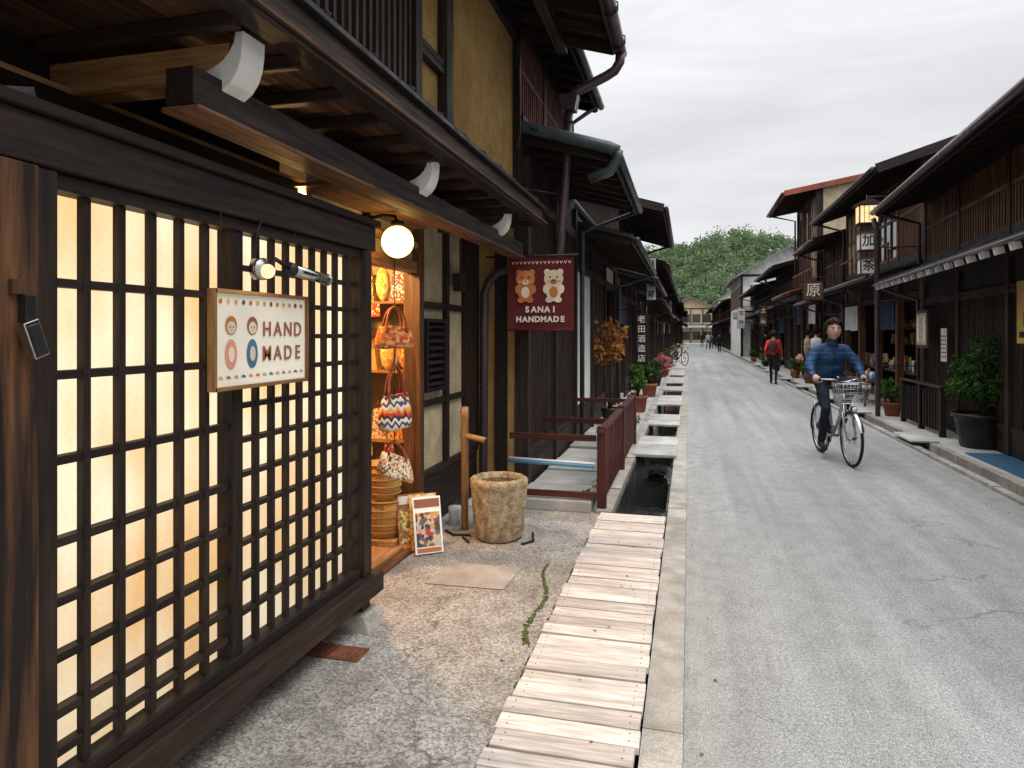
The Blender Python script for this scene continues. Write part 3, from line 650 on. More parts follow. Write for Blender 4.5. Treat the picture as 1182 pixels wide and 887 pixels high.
for cx,m,m2 in ((-1.545,ORG,CR),(-1.265,CR,ORG)):
    d.disc((cx-.065,yb,2.195),ux,uz,.03,.03,m); d.disc((cx+.065,yb,2.195),ux,uz,.03,.03,m)
    d.disc((cx,yb-.001,2.01),ux,uz,.075,.10,m); d.disc((cx,yb-.002,2.13),ux,uz,.095,.085,m)
    d.disc((cx-.075,yb-.0015,2.03),ux,uz,.03,.045,m); d.disc((cx+.075,yb-.0015,2.03),ux,uz,.03,.045,m)
    d.disc((cx-.045,yb-.0015,1.925),ux,uz,.035,.028,m); d.disc((cx+.045,yb-.0015,1.925),ux,uz,.035,.028,m)
    d.disc((cx,yb-.003,2.00),ux,uz,.042,.055,m2); d.disc((cx,yb-.003,2.10),ux,uz,.035,.026,m2)
    for q in (-.035,.035): d.disc((cx+q,yb-.0035,2.145),ux,uz,.009,.011,INKB,10); d.disc((cx+q*1.6,yb-.0035,2.105),ux,uz,.016,.011,PINK,10)
    d.disc((cx,yb-.0045,2.11),ux,uz,.011,.008,INKB,10)
for tx,z,sp_,sz in (('SANAI',1.83,.066,.080),('HANDMADE',1.735,.062,.076)):
    for i,ch in enumerate(tx): text('text_'+tx.lower(),ch,(-1.395+(i-(len(tx)-1)/2)*sp_,yb-.003,z),RY,sz,TEXTW,bn,bold=.0035)
bs=MB('stone_water_basin',None)
def bf(t,z): return 1+.02*math.sin(3*t+z*5)+.018*math.sin(11*t+z*9)+.012*math.sin(23*t-z*14)+.015*noise.noise(Vector((t*6,z*20,1)))
pf=[(0,0),(.15,.0),(.175,.01)]+[(.180+.045*(k/14)**.8,.03+.41*k/14) for k in range(15)]+[(.224,.462),(.208,.478),(.18,.478),(.165,.465),(.15,.38),(.10,.34),(0,.33)]
bs.rev((-1.44,5.15,0),pf,BASIN,96,bf)
bs=MB('basin_water',None); bs.disc((-1.44,5.15,.44),(1,0,0),(0,1,0),.16,.16,WATER)
bb=MB('bamboo_spout',None)
zz=[0,.02,.30,.31,.62,.63,.90,.91,1.0]; bb.tube([(-1.77,5.30,z) for z in zz],[.03,.03,.03,.034,.03,.034,.03,.034,.031],BAMB,14)
bb.tube([(-1.80,5.31,.77),(-1.68,5.27,.755),(-1.575,5.24,.742)],[.024,.025,.024],BAMB,12)
bb.tube([(-1.60,5.25,.745),(-1.565,5.235,.741)],[.018,.018],INKB,12)
hs=MB('garden_hose',None); hs.tube([(-1.70,5.05,.01),(-1.62,4.95,.012)],.009,DMET,6); hs.tube([(-1.22,5.0,.012),(-1.15,5.1,.012),(-1.2,5.3,.012)],.009,DMET,6); hs.tube([(-1.9,5.2,.012),(-1.8,5.1,.012),(-1.66,5.12,.012)],.009,DMET,6)
cup=MB('small_stone_lantern_cup',None); cup.rev((-1.90,5.42,0),[(0,0),(.05,0),(.045,.08),(.055,.12),(.05,.15),(0,.16)],WHITEW,14)
fc=grp('low_wooden_fence'); b=MB('posts',fc,.005)
for yy in (6.18,8.0,9.8): b.box(-.80,-.72,yy-.04,yy+.04,-.02,.76,W_RED)
yy=6.36
while yy<9.7: b.box(-.772,-.742,yy-.035,yy+.035,.08,.70,W_RED); yy+=.155
b=MB('rails',fc,.004)
for z in (.20,.58): b.box(-.792,-.774,6.2,9.8,z,z+.05,W_RED)
b.box(-.80,-.73,6.1,9.86,.701,.735,W_RED)
for z in (.10,.62): b.box(-1.62,-.81,6.16,6.20,z,z+.055,W_RED)
b.box(-1.62,-.81,9.76,9.8,.62,.67,W_RED); b.box(-1.62,-.81,9.76,9.8,.30,.34,W_RED)
b.box(-1.60,-.81,7.6,7.63,.60,.65,W_RED)
bp=MB('blue_pole',None); bp.cyl((-1.62,6.14,.42),(-.82,6.14,.40),.018,BLUEP,seg=10); bp.cyl((-1.62,6.14,.445),(-.82,6.14,.425),.010,WCAP,seg=8)
stp=MB('paving_slab',None,.01)
for yy in (6.1,6.85,7.6,8.35,9.1): stp.box(-1.56,-.85,yy+.02,yy+.70,-.02,.06+U(0,.03),SLAB)
# ------------------------------------------------------------ generic machiya
ZR=random.Random(3)
def machiya(name,s,xf,y0,y1,zl=2.7,ol=.8,zu=4.5,ou=.9,depth=9,p=.3,wall=MUST,roof=ROOF,lo=None,upper='lattice',cap=None,lit=.2,xu=None,fasc=W_DARK,detail=1,pipe=PIPE,uw=W_BEAM,bayw=1.8,gable=None,lw=W_BEAM):
    G=grp(name); xu=xf if xu is None else xu
    w=MB('walls',G,0)
    xe=xu-ou; zr=lambda x: zu+p*(x-xe)-.075
    xm=xu+depth/2
    w.prism([(s*(xu+.04),y0+.02,zl+.30),(s*(xu+.04),y0+.02,zr(xu+.04)),(s*xm,y0+.02,zr(xm)),(s*(xu+depth),y0+.02,zr(xu+.04)),(s*(xu+depth),y0+.02,zl+.30)],(0,y1-y0-.04,0),gable or wall)
    w.box(s*(xf+1.3),s*(xf+depth),y0+.02,y1-.02,-.1,zl+.298,wall)
    for ya in (y0+.02,y1-.10): w.box(s*(xf+.02),s*(xf+1.298),ya,ya+.08,-.1,zl+.298,gable or W_DARK)
    w.box(s*(xf+.0),s*(xf+1.3),y0+.11,y1-.11,-.05,.09,SLAB)
    w.box(s*xf,s*(xf+.12),y0,y1,zl-.02,zl+.40,W_DARK)
    if detail:
        for ya in (y0,y1-.02):
            w.box(s*(xu+.04),s*(xu+depth),ya,ya+.019,zl+.5,zl+.62,W_DARK)
            for xx in (xu+.04,xu+depth*.25,xu+depth*.5-.06,xu+depth*.75):
                w.box(s*xx,s*(xx+.13),ya-.004,ya+.018,0,zr(min(xx,2*xm-xx-.13))-.05,W_DARK)
    L=MB('lattice_front',G); n=max(1,round((y1-y0)/bayw)); bw=(y1-y0)/n
    goodsM=MB('shop_goods',G)
    for i in range(n+1):
        yy=y0+i*bw; yy=min(max(yy,y0+.07),y1-.07); L.box(s*(xf-.05),s*(xf+.09),yy-.065,yy+.065,-.02,zl-.021,lw)
    L.box(s*(xf-.04),s*(xf+.08),y0,y1,zl-.45,zl-.33,W_BEAM)
    for i in range(n):
        a=y0+i*bw+.066;b_=y0+(i+1)*bw-.066
        kind=(lo[i%len(lo)] if lo else ZR.choice('LLODN'))
        L.box(s*(xf),s*(xf+.04),a,b_,zl-.329,zl-.021,ZR.choice([W_DARK,wall,W_DARK]))
        ztop=zl-.451
        if kind in 'LP':
            L.box(s*(xf+.05),s*(xf+.07),a,b_,.0,ztop,BLACK if kind=='L' else LANT)
            L.box(s*(xf-.02),s*(xf+.05),a,b_,-.02,.35,W_DARK); L.box(s*(xf-.03),s*(xf+.05),a,b_,.351,.42,W_BEAM)
            sp=.075 if detail else .16
            yy=a+.04
            while yy<b_: L.box(s*(xf-.01),s*(xf+.03),yy-.015,yy+.015,.421,ztop,lw); yy+=sp
            for z in (.9,1.5): L.box(s*(xf+.012),s*(xf+.04),a,b_,z,z+.04,W_DARK)
        elif kind=='W':
            L.box(s*(xf),s*(xf+.05),a,b_,-.02,ztop,WHITEW); L.box(s*(xf-.02),s*(xf+.05),a,b_,-.018,.5,W_DARK)
        elif kind=='D':
            L.box(s*(xf+.04),s*(xf+.07),a,b_,.09,ztop,W_DARK)
            for q in (.02,.5,.96): 
                yy=a+(b_-a)*q; L.box(s*(xf+.01),s*(xf+.05),yy,yy+.05,.09,ztop,W_BEAM)
            for z in (.1,.7,1.2,1.7): L.box(s*(xf+.005),s*(xf+.045),a,b_,z,z+.05,W_BEAM)
        else:
            for z in (.10,.75): goodsM.box(s*(xf+.1),s*(xf+.7),a+.05,b_-.05,z,z+.05,W_MED)
            for z in (1.3,1.7): goodsM.box(s*(xf+1.0),s*(xf+1.28),a+.05,b_-.05,z,z+.03,W_MED)
            for (xx,z) in ((.2,.80),(.45,.80),(1.1,1.33),(1.1,1.73),(.25,.15)):
                yy=a+.12
                while yy<b_-.12:
                    h=ZR.uniform(.1,.3); r=ZR.uniform(.03,.07); m=ZR.choice(GD+[WHITEW,TERRA,STRAW,W_DARK,BLUEP])
                    if ZR.random()<.5: goodsM.box(s*(xf+xx-r),s*(xf+xx+r),yy-r,yy+r,z,z+h,m)
                    else: goodsM.tube([(s*(xf+xx),yy,z),(s*(xf+xx),yy,z+h*.6),(s*(xf+xx),yy,z+h*.7),(s*(xf+xx),yy,z+h)],[r,r,r*.5,r*.45],m,8)
                    yy+=2*r+ZR.uniform(.02,.12)
            if lit>.5: goodsM.ell((s*(xf+.7),(a+b_)/2,zl-.5),(.06,.06,.06),LANT,10,8)
            if kind=='N':
                k=5; ww=(b_-a)/k; m=ZR.choice([WHITEC,MARW,INDIGO,INDIGO])
                for q in range(k): L.box(s*(xf-.07),s*(xf-.065),a+q*ww+.015,a+(q+1)*ww-.015,ztop-.62+ZR.uniform(-.02,.02),ztop+.02,m)
                L.cyl((s*(xf-.068),a,ztop+.03),(s*(xf-.068),b_,ztop+.03),.015,W_MED,seg=6)
    R_=MB('roof',G); pl=.28
    roof_slab(R_,s,xf-ol,zl,max(xu,xf)+.06,y0,y1,pl,roof,rib=.42 if detail else 1.2); rafters(R_,s,xf-ol,zl,xf+.1,y0,y1,pl,.42 if detail else .9,.05,.07,W_BEAM,cap)
    R_.box(s*(xf-ol-.012),s*(xf-ol+.02),y0,y1,zl-.075 if cap else zl-.12,zl-.035,fasc)
    F=MB('upper_front',G); zb=zl+pl*(ol+.06)+.06; zt=zr(xu)-.02
    F.box(s*(xu-.02),s*(xu+.06),y0,y1,zb-.1,zb+.12,W_DARK); F.box(s*(xu-.02),s*(xu+.06),y0,y1,zt-.18,zt,W_DARK)
    for i in range(n+1):
        yy=y0+i*bw; yy=min(max(yy,y0+.07),y1-.07); F.box(s*(xu-.03),s*(xu+.05),yy-.06,yy+.06,zb,zt,lw)
    for i in range(n):
        a=y0+i*bw+.066;b_=y0+(i+1)*bw-.066; u=upper
        if u=='lattice' or (u=='mix' and i%2==0):
            F.box(s*(xu+.03),s*(xu+.05),a,b_,zb+.12,zt-.18,BLACK)
            yy=a+.04
            while yy<b_: F.box(s*(xu-.01),s*(xu+.025),yy-.018,yy+.018,zb+.121,zt-.181,uw); yy+=.10 if detail else .22
            zm=(zb+zt)/2; F.box(s*(xu-.015),s*(xu+.03),a,b_,zm,zm+.05,uw)
        elif u=='window' or u=='mix':
            F.box(s*(xu+.015),s*(xu+.045),a,b_,zb+.12,zt-.18,WIN if i%3 else CREAM)
            for q in (0,.33,.66,.96): yy=a+(b_-a)*q; F.box(s*(xu-.01),s*(xu+.016),yy,yy+.045,zb+.121,zt-.181,uw)
            for z in (zb+.121,(zb+zt)/2,zt-.23): F.box(s*(xu-.012),s*(xu+.014),a,b_,z,z+.05,uw)
            F.beam((s*(xu-.18),a,zb+.45),(s*(xu-.18),b_,zb+.45),.04,.05,uw)
            for q in (.02,.5,.98): yy=a+(b_-a)*q; F.beam((s*(xu-.18),yy,zb+.05),(s*(xu-.18),yy,zb+.45),.03,.03,uw)
        else: F.box(s*(xu+.015),s*(xu+.05),a,b_,zb+.12,zt-.18,wall)
    roof_slab(R_,s,xe,zu,xm,y0-.12,y1+.12,p,roof,rib=.42 if detail else 1.2); rafters(R_,s,xe,zu,xu+.1,y0-.1,y1+.1,p,.42 if detail else .9,.055,.08,W_BEAM)
    R_.prism([(s*xm,y0-.12,zu+p*(xm-xe)),(s*(xu+depth+ou),y0-.12,zu),(s*(xu+depth+ou),y0-.12,zu-.05),(s*xm,y0-.12,zu+p*(xm-xe)-.05)],(0,y1-y0+.24,0),roof)
    R_.box(s*(xm-.12),s*(xm+.12),y0-.12,y1+.12,zu+p*(xm-xe)-.02,zu+p*(xm-xe)+.14,roof)
    R_.box(s*(xe-.012),s*(xe+.02),y0-.12,y1+.12,zu-.15,zu-.035,fasc)
    for ya in (y0-.15,y1+.12): R_.beam((s*xe,ya+.015,zu-.07),(s*xm,ya+.015,zu+p*(xm-xe)-.07),.03,.18,fasc)
    T=MB('gutter_and_downpipe',G)
    T.cyl((s*(xe-.06),y0-.1,zu-.07),(s*(xe-.06),y1+.1,zu-.09),.05,pipe,seg=8); T.cyl((s*(xf-ol-.05),y0,zl-.05),(s*(xf-ol-.05),y1,zl-.07),.042 if not cap else .025,pipe,seg=8)
    T.tube([(s*(xe-.05),y1-.05,zu-.1),(s*(xu-.1),y1-.05,zu-.35),(s*(xu-.1),y1-.05,zl+.3)],.035,pipe,8)
    T.tube([(s*(xf-ol-.04),y1-.03,zl-.08),(s*(xf-.12),y1-.03,zl-.35),(s*(xf-.12),y1-.03,0)],.035,pipe,8)
    return G
NM='wooden_machiya_house'
g2=machiya(NM,-1,1.62,6.72,9.9,zl=3.42,ol=.90,zu=5.0,ou=.45,xu=1.75,wall=MUST,gable=MUST,lo='LL',upper='lattice',pipe=PIPEG,uw=MARW,depth=8)
b=MB('green_gutter_pipe',g2); b.tube([(-.66,6.66,3.36),(-.74,6.64,3.40),(-1.6,6.62,3.66),(-1.75,6.62,3.70)],.06,PIPEG,12); b.tube([(-.66,6.62,3.36),(-.66,6.64,3.30),(-.74,6.68,3.18),(-.95,6.7,3.12)],.05,PIPEG,12)
machiya(NM,-1,1.65,9.95,15.6,zl=3.0,ol=.88,zu=3.9,ou=.45,xu=2.4,wall=WHITEW,gable=W_DARK,lo='WLOL',pipe=PIPEG,depth=7)
machiya(NM,-1,1.6,15.9,22.5,zl=2.9,ol=.85,zu=4.5,ou=1.05,wall=W_DARK,lo='NLOL',upper='mix',depth=8)
machiya(NM,-1,1.6,22.8,31,zl=2.7,ol=.8,zu=3.9,ou=.9,wall=WHITEW,lo='LNOL',upper='lattice',depth=8,p=.3)
machiya(NM,-1,1.6,31.3,42,zl=2.6,ol=.75,zu=4.1,ou=.85,wall=MUST,detail=0,depth=8,lo='OLN')
machiya(NM,-1,1.6,42.3,58,zl=2.7,ol=.8,zu=4.3,ou=.8,wall=W_DARK,detail=0,depth=8,upper='window')
machiya(NM,-1,1.3,58.3,80,zl=2.7,ol=.8,zu=4.2,ou=.8,wall=WHITEW,detail=0,depth=8)
machiya(NM,-1,1.0,80.3,112,zl=2.7,ol=.8,zu=4.2,ou=.8,wall=W_DARK,detail=0,depth=8,upper='window')
r1=machiya(NM,1,4.15,2.0,13.9,zl=2.55,ol=.78,zu=3.93,ou=.78,wall=W_DARK,lo='LLDLL',upper='lattice',cap=WCAP,depth=9,p=.30,uw=W_UP,bayw=2.1)
th=math.radians(-3.2); pv=Vector((3.37,13.9,0)); Rz=Matrix.Rotation(th,3,'Z'); r1.location=pv-Rz@pv; r1.rotation_euler=(0,0,th)
machiya(NM,1,4.3,14.4,20.9,zl=2.75,ol=.85,zu=4.8,ou=.85,wall=W_DARK,lo='ONON',upper='mix',depth=8,p=.33,uw=W_UP,lit=1,pipe=PIPE,lw=W_MED)
machiya(NM,1,4.3,21.2,24.2,zl=2.6,ol=.85,zu=4.3,ou=.85,wall=MUST,lo='NO',upper='lattice',depth=8,p=.28,uw=W_MED)
machiya(NM,1,4.15,24.5,28.8,zl=3.0,ol=.9,zu=6.35,ou=1.05,wall=CREAM,gable=CREAM,lo='NO',upper='window',roof=ROOFR,depth=6,p=.18,fasc=FREDD,uw=W_UP,bayw=1.5)
machiya(NM,1,4.2,29.2,36,zl=2.7,ol=.9,zu=4.3,ou=.95,wall=W_DARK,lo='OLNL',depth=8,p=.26)
machiya(NM,1,4.1,36.3,47,zl=2.6,ol=.9,zu=4.0,ou=.9,wall=MUST,lo='OLNL',depth=7,detail=0,roof=ROOFG,p=.24)
machiya(NM,1,3.7,60.3,84,zl=2.7,ol=.9,zu=4.4,ou=.9,wall=W_DARK,depth=7,detail=0,p=.25)
machiya(NM,1,3.4,84.3,106,zl=2.7,ol=.9,zu=4.6,ou=.9,wall=MUST,depth=7,detail=0,upper='window',roof=ROOFG,p=.25)
def gablehouse(name,x0,x1,y0,y1,ze,za,wall,roof):
    G=grp(name); w=MB('walls',G); xm=(x0+x1)/2
    w.prism([(x0,y0,-.1),(x0,y0,ze),(xm,y0,za),(x1,y0,ze),(x1,y0,-.1)],(0,y1-y0,0),wall)
    for z in (.6,3.5): 
        for k in range(4):
            a=x0+(x1-x0)*(.1+.22*k); w.box(a,a+(x1-x0)*.15,y0-.05,y0-.01,z,z+1.2,WIN)
            w.box(a-.06,a+(x1-x0)*.15+.06,y0-.03,y0-.004,z-.08,z+1.28,W_MED)
            w.box(a+(x1-x0)*.075-.03,a+(x1-x0)*.075+.03,y0-.06,y0-.05,z,z+1.2,W_MED)
    w.box(x0,x1,y0-.06,y0-.002,2.9,3.1,W_DARK); w.box(x0,x1,y0-.06,y0-.002,ze-.15,ze,W_DARK)
    for k in range(5):
        a=x0+(x1-x0)*k/4; w.box(a-.07,a+.07,y0-.07,y0-.003,0,ze,W_DARK)
    w.box(x0-.02,x0,y0,y1,3.4,4.8,W_MED)
    r=MB('roof',G); o=.7; sl=(za-ze)/(xm-x0)
    for sg_ in(-1,1):
        xe=xm+sg_*((x1-x0)/2+o); r.prism([(xm,y0-.6,za+.12),(xe,y0-.6,ze-sl*o+.12),(xe,y0-.6,ze-sl*o),(xm,y0-.6,za)],(0,y1-y0+1.2,0),roof)
    r.prism([(x0-.6,y0-1.2,2.6),(x0-.6,y0-.003,3.0),(x0-.6,y0-.003,2.9),(x0-.6,y0-1.2,2.5)],(x1-x0+1.2,0,0),roof)
    return G
gablehouse('white_gable_house',3.4,9.4,47.6,59.5,5.5,7.2,WHITEW,ROOFG)
gablehouse('end_of_street_house',-3.5,4.2,118,128,5.8,7.6,CREAM,ROOFG)
gablehouse('end_of_street_house',4.9,14,126,136,7.4,10.2,WHITEW,ROOFG)
gablehouse('end_of_street_house',-13,-3.9,120,130,5.8,8.4,WHITEW,ROOF)
def hz(x,y):
    t=min(1,max(0,(y-190)/150)); e=t*t*(3-2*t)
    return -1+e*(36+9*math.exp(-((x-24)/26)**2)-.0003*(x-18)**2+5*noise.noise(Vector((x/40,y/50,0))))
hb=MB('hill'); nx,ny=60,40; vs=[];f=[]
for j in range(ny+1):
    for i in range(nx+1):
        x=-260+560*i/nx; y=165+300*j/ny; vs.append((x,y,hz(x,y)))
for j in range(ny):
    for i in range(nx): a=j*(nx+1)+i; f.append((a,a+1,a+nx+2,a+nx+1))
hb.add(vs,f,HILLG,smooth=True)
P=[];Rn=[];TP=[]
for k in range(1000):
    x=U(-50,120); y=U(200,350); z=hz(x,y); r=U(2.4,5.0); tr=random.random(); n=120
    for q in range(7):
        cc=np.array((x,y,z+r*.9))+np.array([U(-.7,.7)*r,U(-.7,.7)*r,U(-.3,.9)*r]); sr=r*U(.35,.55); P.append(shell(cc,(sr,sr,sr*.85),n//7,.6)); Rn.append(np.clip(tr*.7+rng.uniform(0,.33,n//7),0,1))
    TP.append((x,y,z,r))
tg=grp('hillside_trees'); leaves('canopy',tg,np.concatenate(P),.5,LEAFH,np.concatenate(Rn),.7)
tk=MB('trunks',tg)
for (x,y,z,r) in TP[::2]: tk.tube([(x,y,z-1),(x+U(-.3,.3),y,z+r)],[.35,.15],BARK,5)
# ------------------------------------------------------------ plants in pots
def shrub(name,x,y,z0,potr,poth,potm,hw,hh,n,lm,size,tall=0):
    G=grp(name); b=MB('pot',G); b.rev((x,y,z0),[(0,0),(potr*.72,0),(potr*.78,.02),(potr,poth),(potr*1.07,poth),(potr*1.07,poth-.05),(potr*1.0,poth-.06)],potm,28)
    b.rev((x,y,z0),[(potr*1.06,poth),(potr*.95,poth),(potr*.93,poth-.06),(0,poth-.05)],potm,28); b.disc((x,y,z0+poth-.04),(1,0,0),(0,1,0),potr*.93,potr*.93,SOIL)
    br=MB('branches',G); pts=[]
    for k in range(16):
        a=U(0,6.28); R_=hw*U(.25,.92); zt=z0+poth+tall+hh*U(.3,1.0)
        if zt>z0+poth+tall+hh*.75: R_*=.65
        e=Vector((x+math.cos(a)*R_,y+math.sin(a)*R_,zt)); mid=Vector((x+math.cos(a)*R_*.35,y+math.sin(a)*R_*.35,z0+poth+tall*.8+(zt-z0-poth-tall)*.45))
        br.tube([(x+U(-.03,.03),y+U(-.03,.03),z0+poth-.06),mid,e],[.014,.009,.004],BARK,6)
        for q in range(5):
            c=mid.lerp(e,.35+.17*q)+Vector((U(-.1,.1),U(-.1,.1),U(-.06,.06)))*hw*1.6
            pts.append(shell(c,(hw*.26,hw*.26,hw*.2),max(4,n//80),.2))
    leaves('leaves',G,np.concatenate(pts),size,lm,aspect=.42); return G
shrub('potted_shrub',3.86,10.6,.05,.33,.46,POTB,.60,1.05,5200,LEAF,.042)
shrub('potted_plant',-1.02,14.3,-.02,.2,.34,TERRA,.30,.6,600,LEAFY,.05)
shrub('autumn_leaf_plant',-1.35,12.2,-.02,.16,.3,POTB,.40,.8,160,LEAFO,.07,tall=.75)
shrub('potted_plant',-.98,17.8,-.02,.2,.34,TERRA,.3,.5,600,LEAFY,.05)
shrub('potted_plant',-1.0,21.5,-.02,.2,.3,POTB,.35,.7,600,LEAF,.05)
shrub('flower_pot',-.95,26,-.02,.25,.3,TERRA,.45,.4,900,FLOW,.05)
for (x,y) in ((3.7,14.2),(3.62,22.8),(3.6,25.5),(3.5,30),(3.5,34),(3.4,39)):
    shrub('potted_plant',x,y,.05,.16,.26,random.choice([TERRA,POTB]),.28,.4,500,random.choice([LEAF,LEAFY]),.045)
for y in np.arange(29,60,4.5): shrub('potted_plant',-1.0+U(-.1,.1),y,-.02,.2,.3,TERRA,.35,.5,400,random.choice([LEAF,LEAFY,FLOW]),.06)
P=[]
for k in range(60):
    x=U(-.95,-.85); y=U(6.3,13); P.append(shell((x,y,.06),(.05,.05,.06),14,.1))
leaves('kerb_weeds',None,np.concatenate(P),.022,LEAFY)
# ------------------------------------------------------------ right-side street furniture
fc=grp('wooden_barrier_fence'); b=MB('posts',fc,.004)
for yy in (11.45,12.4,13.35): b.box(3.62,3.70,yy-.04,yy+.04,.05,.78,W_DARK)
yy=11.6
while yy<13.3: b.box(3.635,3.665,yy-.02,yy+.02,.12,.72,W_DARK); yy+=.13
b=MB('rails',fc,.004)
for z in (.14,.42,.66): b.box(3.667,3.69,11.45,13.35,z,z+.05,W_BEAM)
b.box(3.60,3.71,11.38,13.42,.781,.81,W_BEAM)
b=MB('blue_doormat',None,.004); b.box(3.45,4.0,8.4,10.0,.052,.064,MATB)
b=MB('yellow_poster',None); b.box(3.80,3.82,8.9,9.42,1.48,2.22,YELP); b.box(3.794,3.799,8.98,9.34,1.55,1.62,INKB); b.box(3.794,3.799,9.0,9.3,1.9,2.12,PINK); b.box(3.794,3.799,9.05,9.25,1.68,1.84,INKBR)
b.box(3.821,3.84,8.9,9.42,1.44,2.26,W_DARK)
nb=MB('notice_paper',None); nb.box(3.94,3.945,12.15,12.40,1.15,1.68,WHITEC); 
for k in range(6): nb.box(3.934,3.939,12.18,12.37,1.22+k*.065,1.24+k*.065,INKBR)
nb=MB('notice_board',None,.004); nb.box(3.90,3.93,12.9,13.5,1.35,2.0,W_MED); nb.box(3.89,3.899,12.95,13.45,1.4,1.95,CREAM)
for q in range(3): nb.box(3.884,3.889,12.98+q*.16,13.10+q*.16,1.45,1.9,[WHITEC,GD[1],WHITEC][q])
dp=MB('downpipe',None); dp.tube([(3.34,14.05,3.75),(3.40,14.05,3.55),(3.42,14.05,.05)],.045,PIPE,10); 
for z in (1,2.2,3.2): dp.tube([(3.42,14.05,z),(3.7,14.05,z),(4.2,14.0,z)],.012,DMET,6)
def lantern(x,y,z0,z1,w,txt,lit):
    G=grp('hanging_lantern_sign' if lit else 'hanging_character_sign'); b=MB('box',G); m=LANT if lit else WHITEW
    b.box(x-w/2,x+w/2,y-w/2,y+w/2,z0,z1,m)
    f=MB('frame',G)
    for sx in(-1,1):
        for sy in(-1,1): f.box(x+sx*w/2-.012,x+sx*w/2+.012,y+sy*w/2-.012,y+sy*w/2+.012,z0-.02,z1+.02,W_MED)
    for z in (z0-.02,z1+.003): f.box(x-w/2-.025,x+w/2+.025,y-w/2-.025,y+w/2+.025,z,z+.017,W_MED)
    if lit: 
        f.prism([(x-w*.8,y-w*.7,z1+.02),(x+w*.8,y-w*.7,z1+.02),(x,y-w*.7,z1+.14)],(0,w*1.4,0),W_BEAM)
        for q in (-.25,0,.25): f.box(x+w*q-.005,x+w*q+.005,y-w/2-.006,y-w/2-.002,z0,z1,W_DARK)
    if txt: text('character',txt,(x,y-w/2-.004,(z0+z1)/2),RY,w*.8,INKB,G,bold=.003)
    return G
LX,LY=3.36,14.6
lantern(LX,LY,3.74,4.06,.33,None,True)
lantern(LX,LY,3.22,3.54,.30,'加',False); lantern(LX,LY,2.76,3.04,.28,'茶',False)
hg=MB('sign_hanger',None); hg.tube([(LX,LY,4.3),(LX,LY,2.7)],.012,DMET,6); hg.tube([(LX,LY,4.25),(4.3,LY,4.25)],.02,DMET,6)
def board(name,x,y,w,z0,z1,bg,ink,chars,frame=W_DARK):
    G=grp(name); b=MB('panel',G,.003); b.box(x-w/2,x+w/2,y,y+.03,z0,z1,bg); b.box(x-w/2-.02,x+w/2+.02,y+.031,y+.06,z0-.02,z1+.02,frame)
    n=len(chars); h=(z1-z0)/n
    for i,c in enumerate(chars): text('character',c,(x,y-.003,z1-h*(i+.5)),RY,min(h*.8,w*.8),ink,G,bold=.002)
    b.tube([(x,y+.045,z1),(x,y+.045,z1+.12),(x+math.copysign(.7,x),y+.045,z1+.12)],.012,DMET,6)
    return G
board('vertical_shop_sign',-.92,17.6,.22,2.45,3.5,WHITEW,INKB,'飛騨酒蔵')
board('vertical_shop_sign',-.98,14.9,.24,.95,2.0,INKB,TEXTW,'老田酒造店')
board('hanging_wooden_sign',3.05,18.6,.46,2.45,2.90,W_MED,TEXTW,'原')
board('vertical_shop_sign',3.1,31,.3,1.9,2.8,W_MED,TEXTW,'土産')
board('vertical_shop_sign',2.9,41,.4,1.9,3.0,WHITEW,INKB,'茶屋')
for (y,L) in ((15.9,1.6),(19.0,1.2),(25.3,1.5)):
    b=MB('street_display_table',None); b.box(3.6,4.05,y,y+L,.55,.60,W_MED)
    for a in (3.63,4.02):
        for c in (y+.04,y+L-.04): b.box(a-.02,a+.02,c-.02,c+.02,.05,.549,W_MED)
    yy=y+.1
    while yy<y+L-.1:
        h=U(.1,.28); b.tube([(3.82,yy,.602),(3.82,yy,.602+h*.6),(3.82,yy,.602+h)],[.05,.05,.02],random.choice(GD+[BLUEP,WHITEW,TERRA]),8); yy+=U(.11,.18)
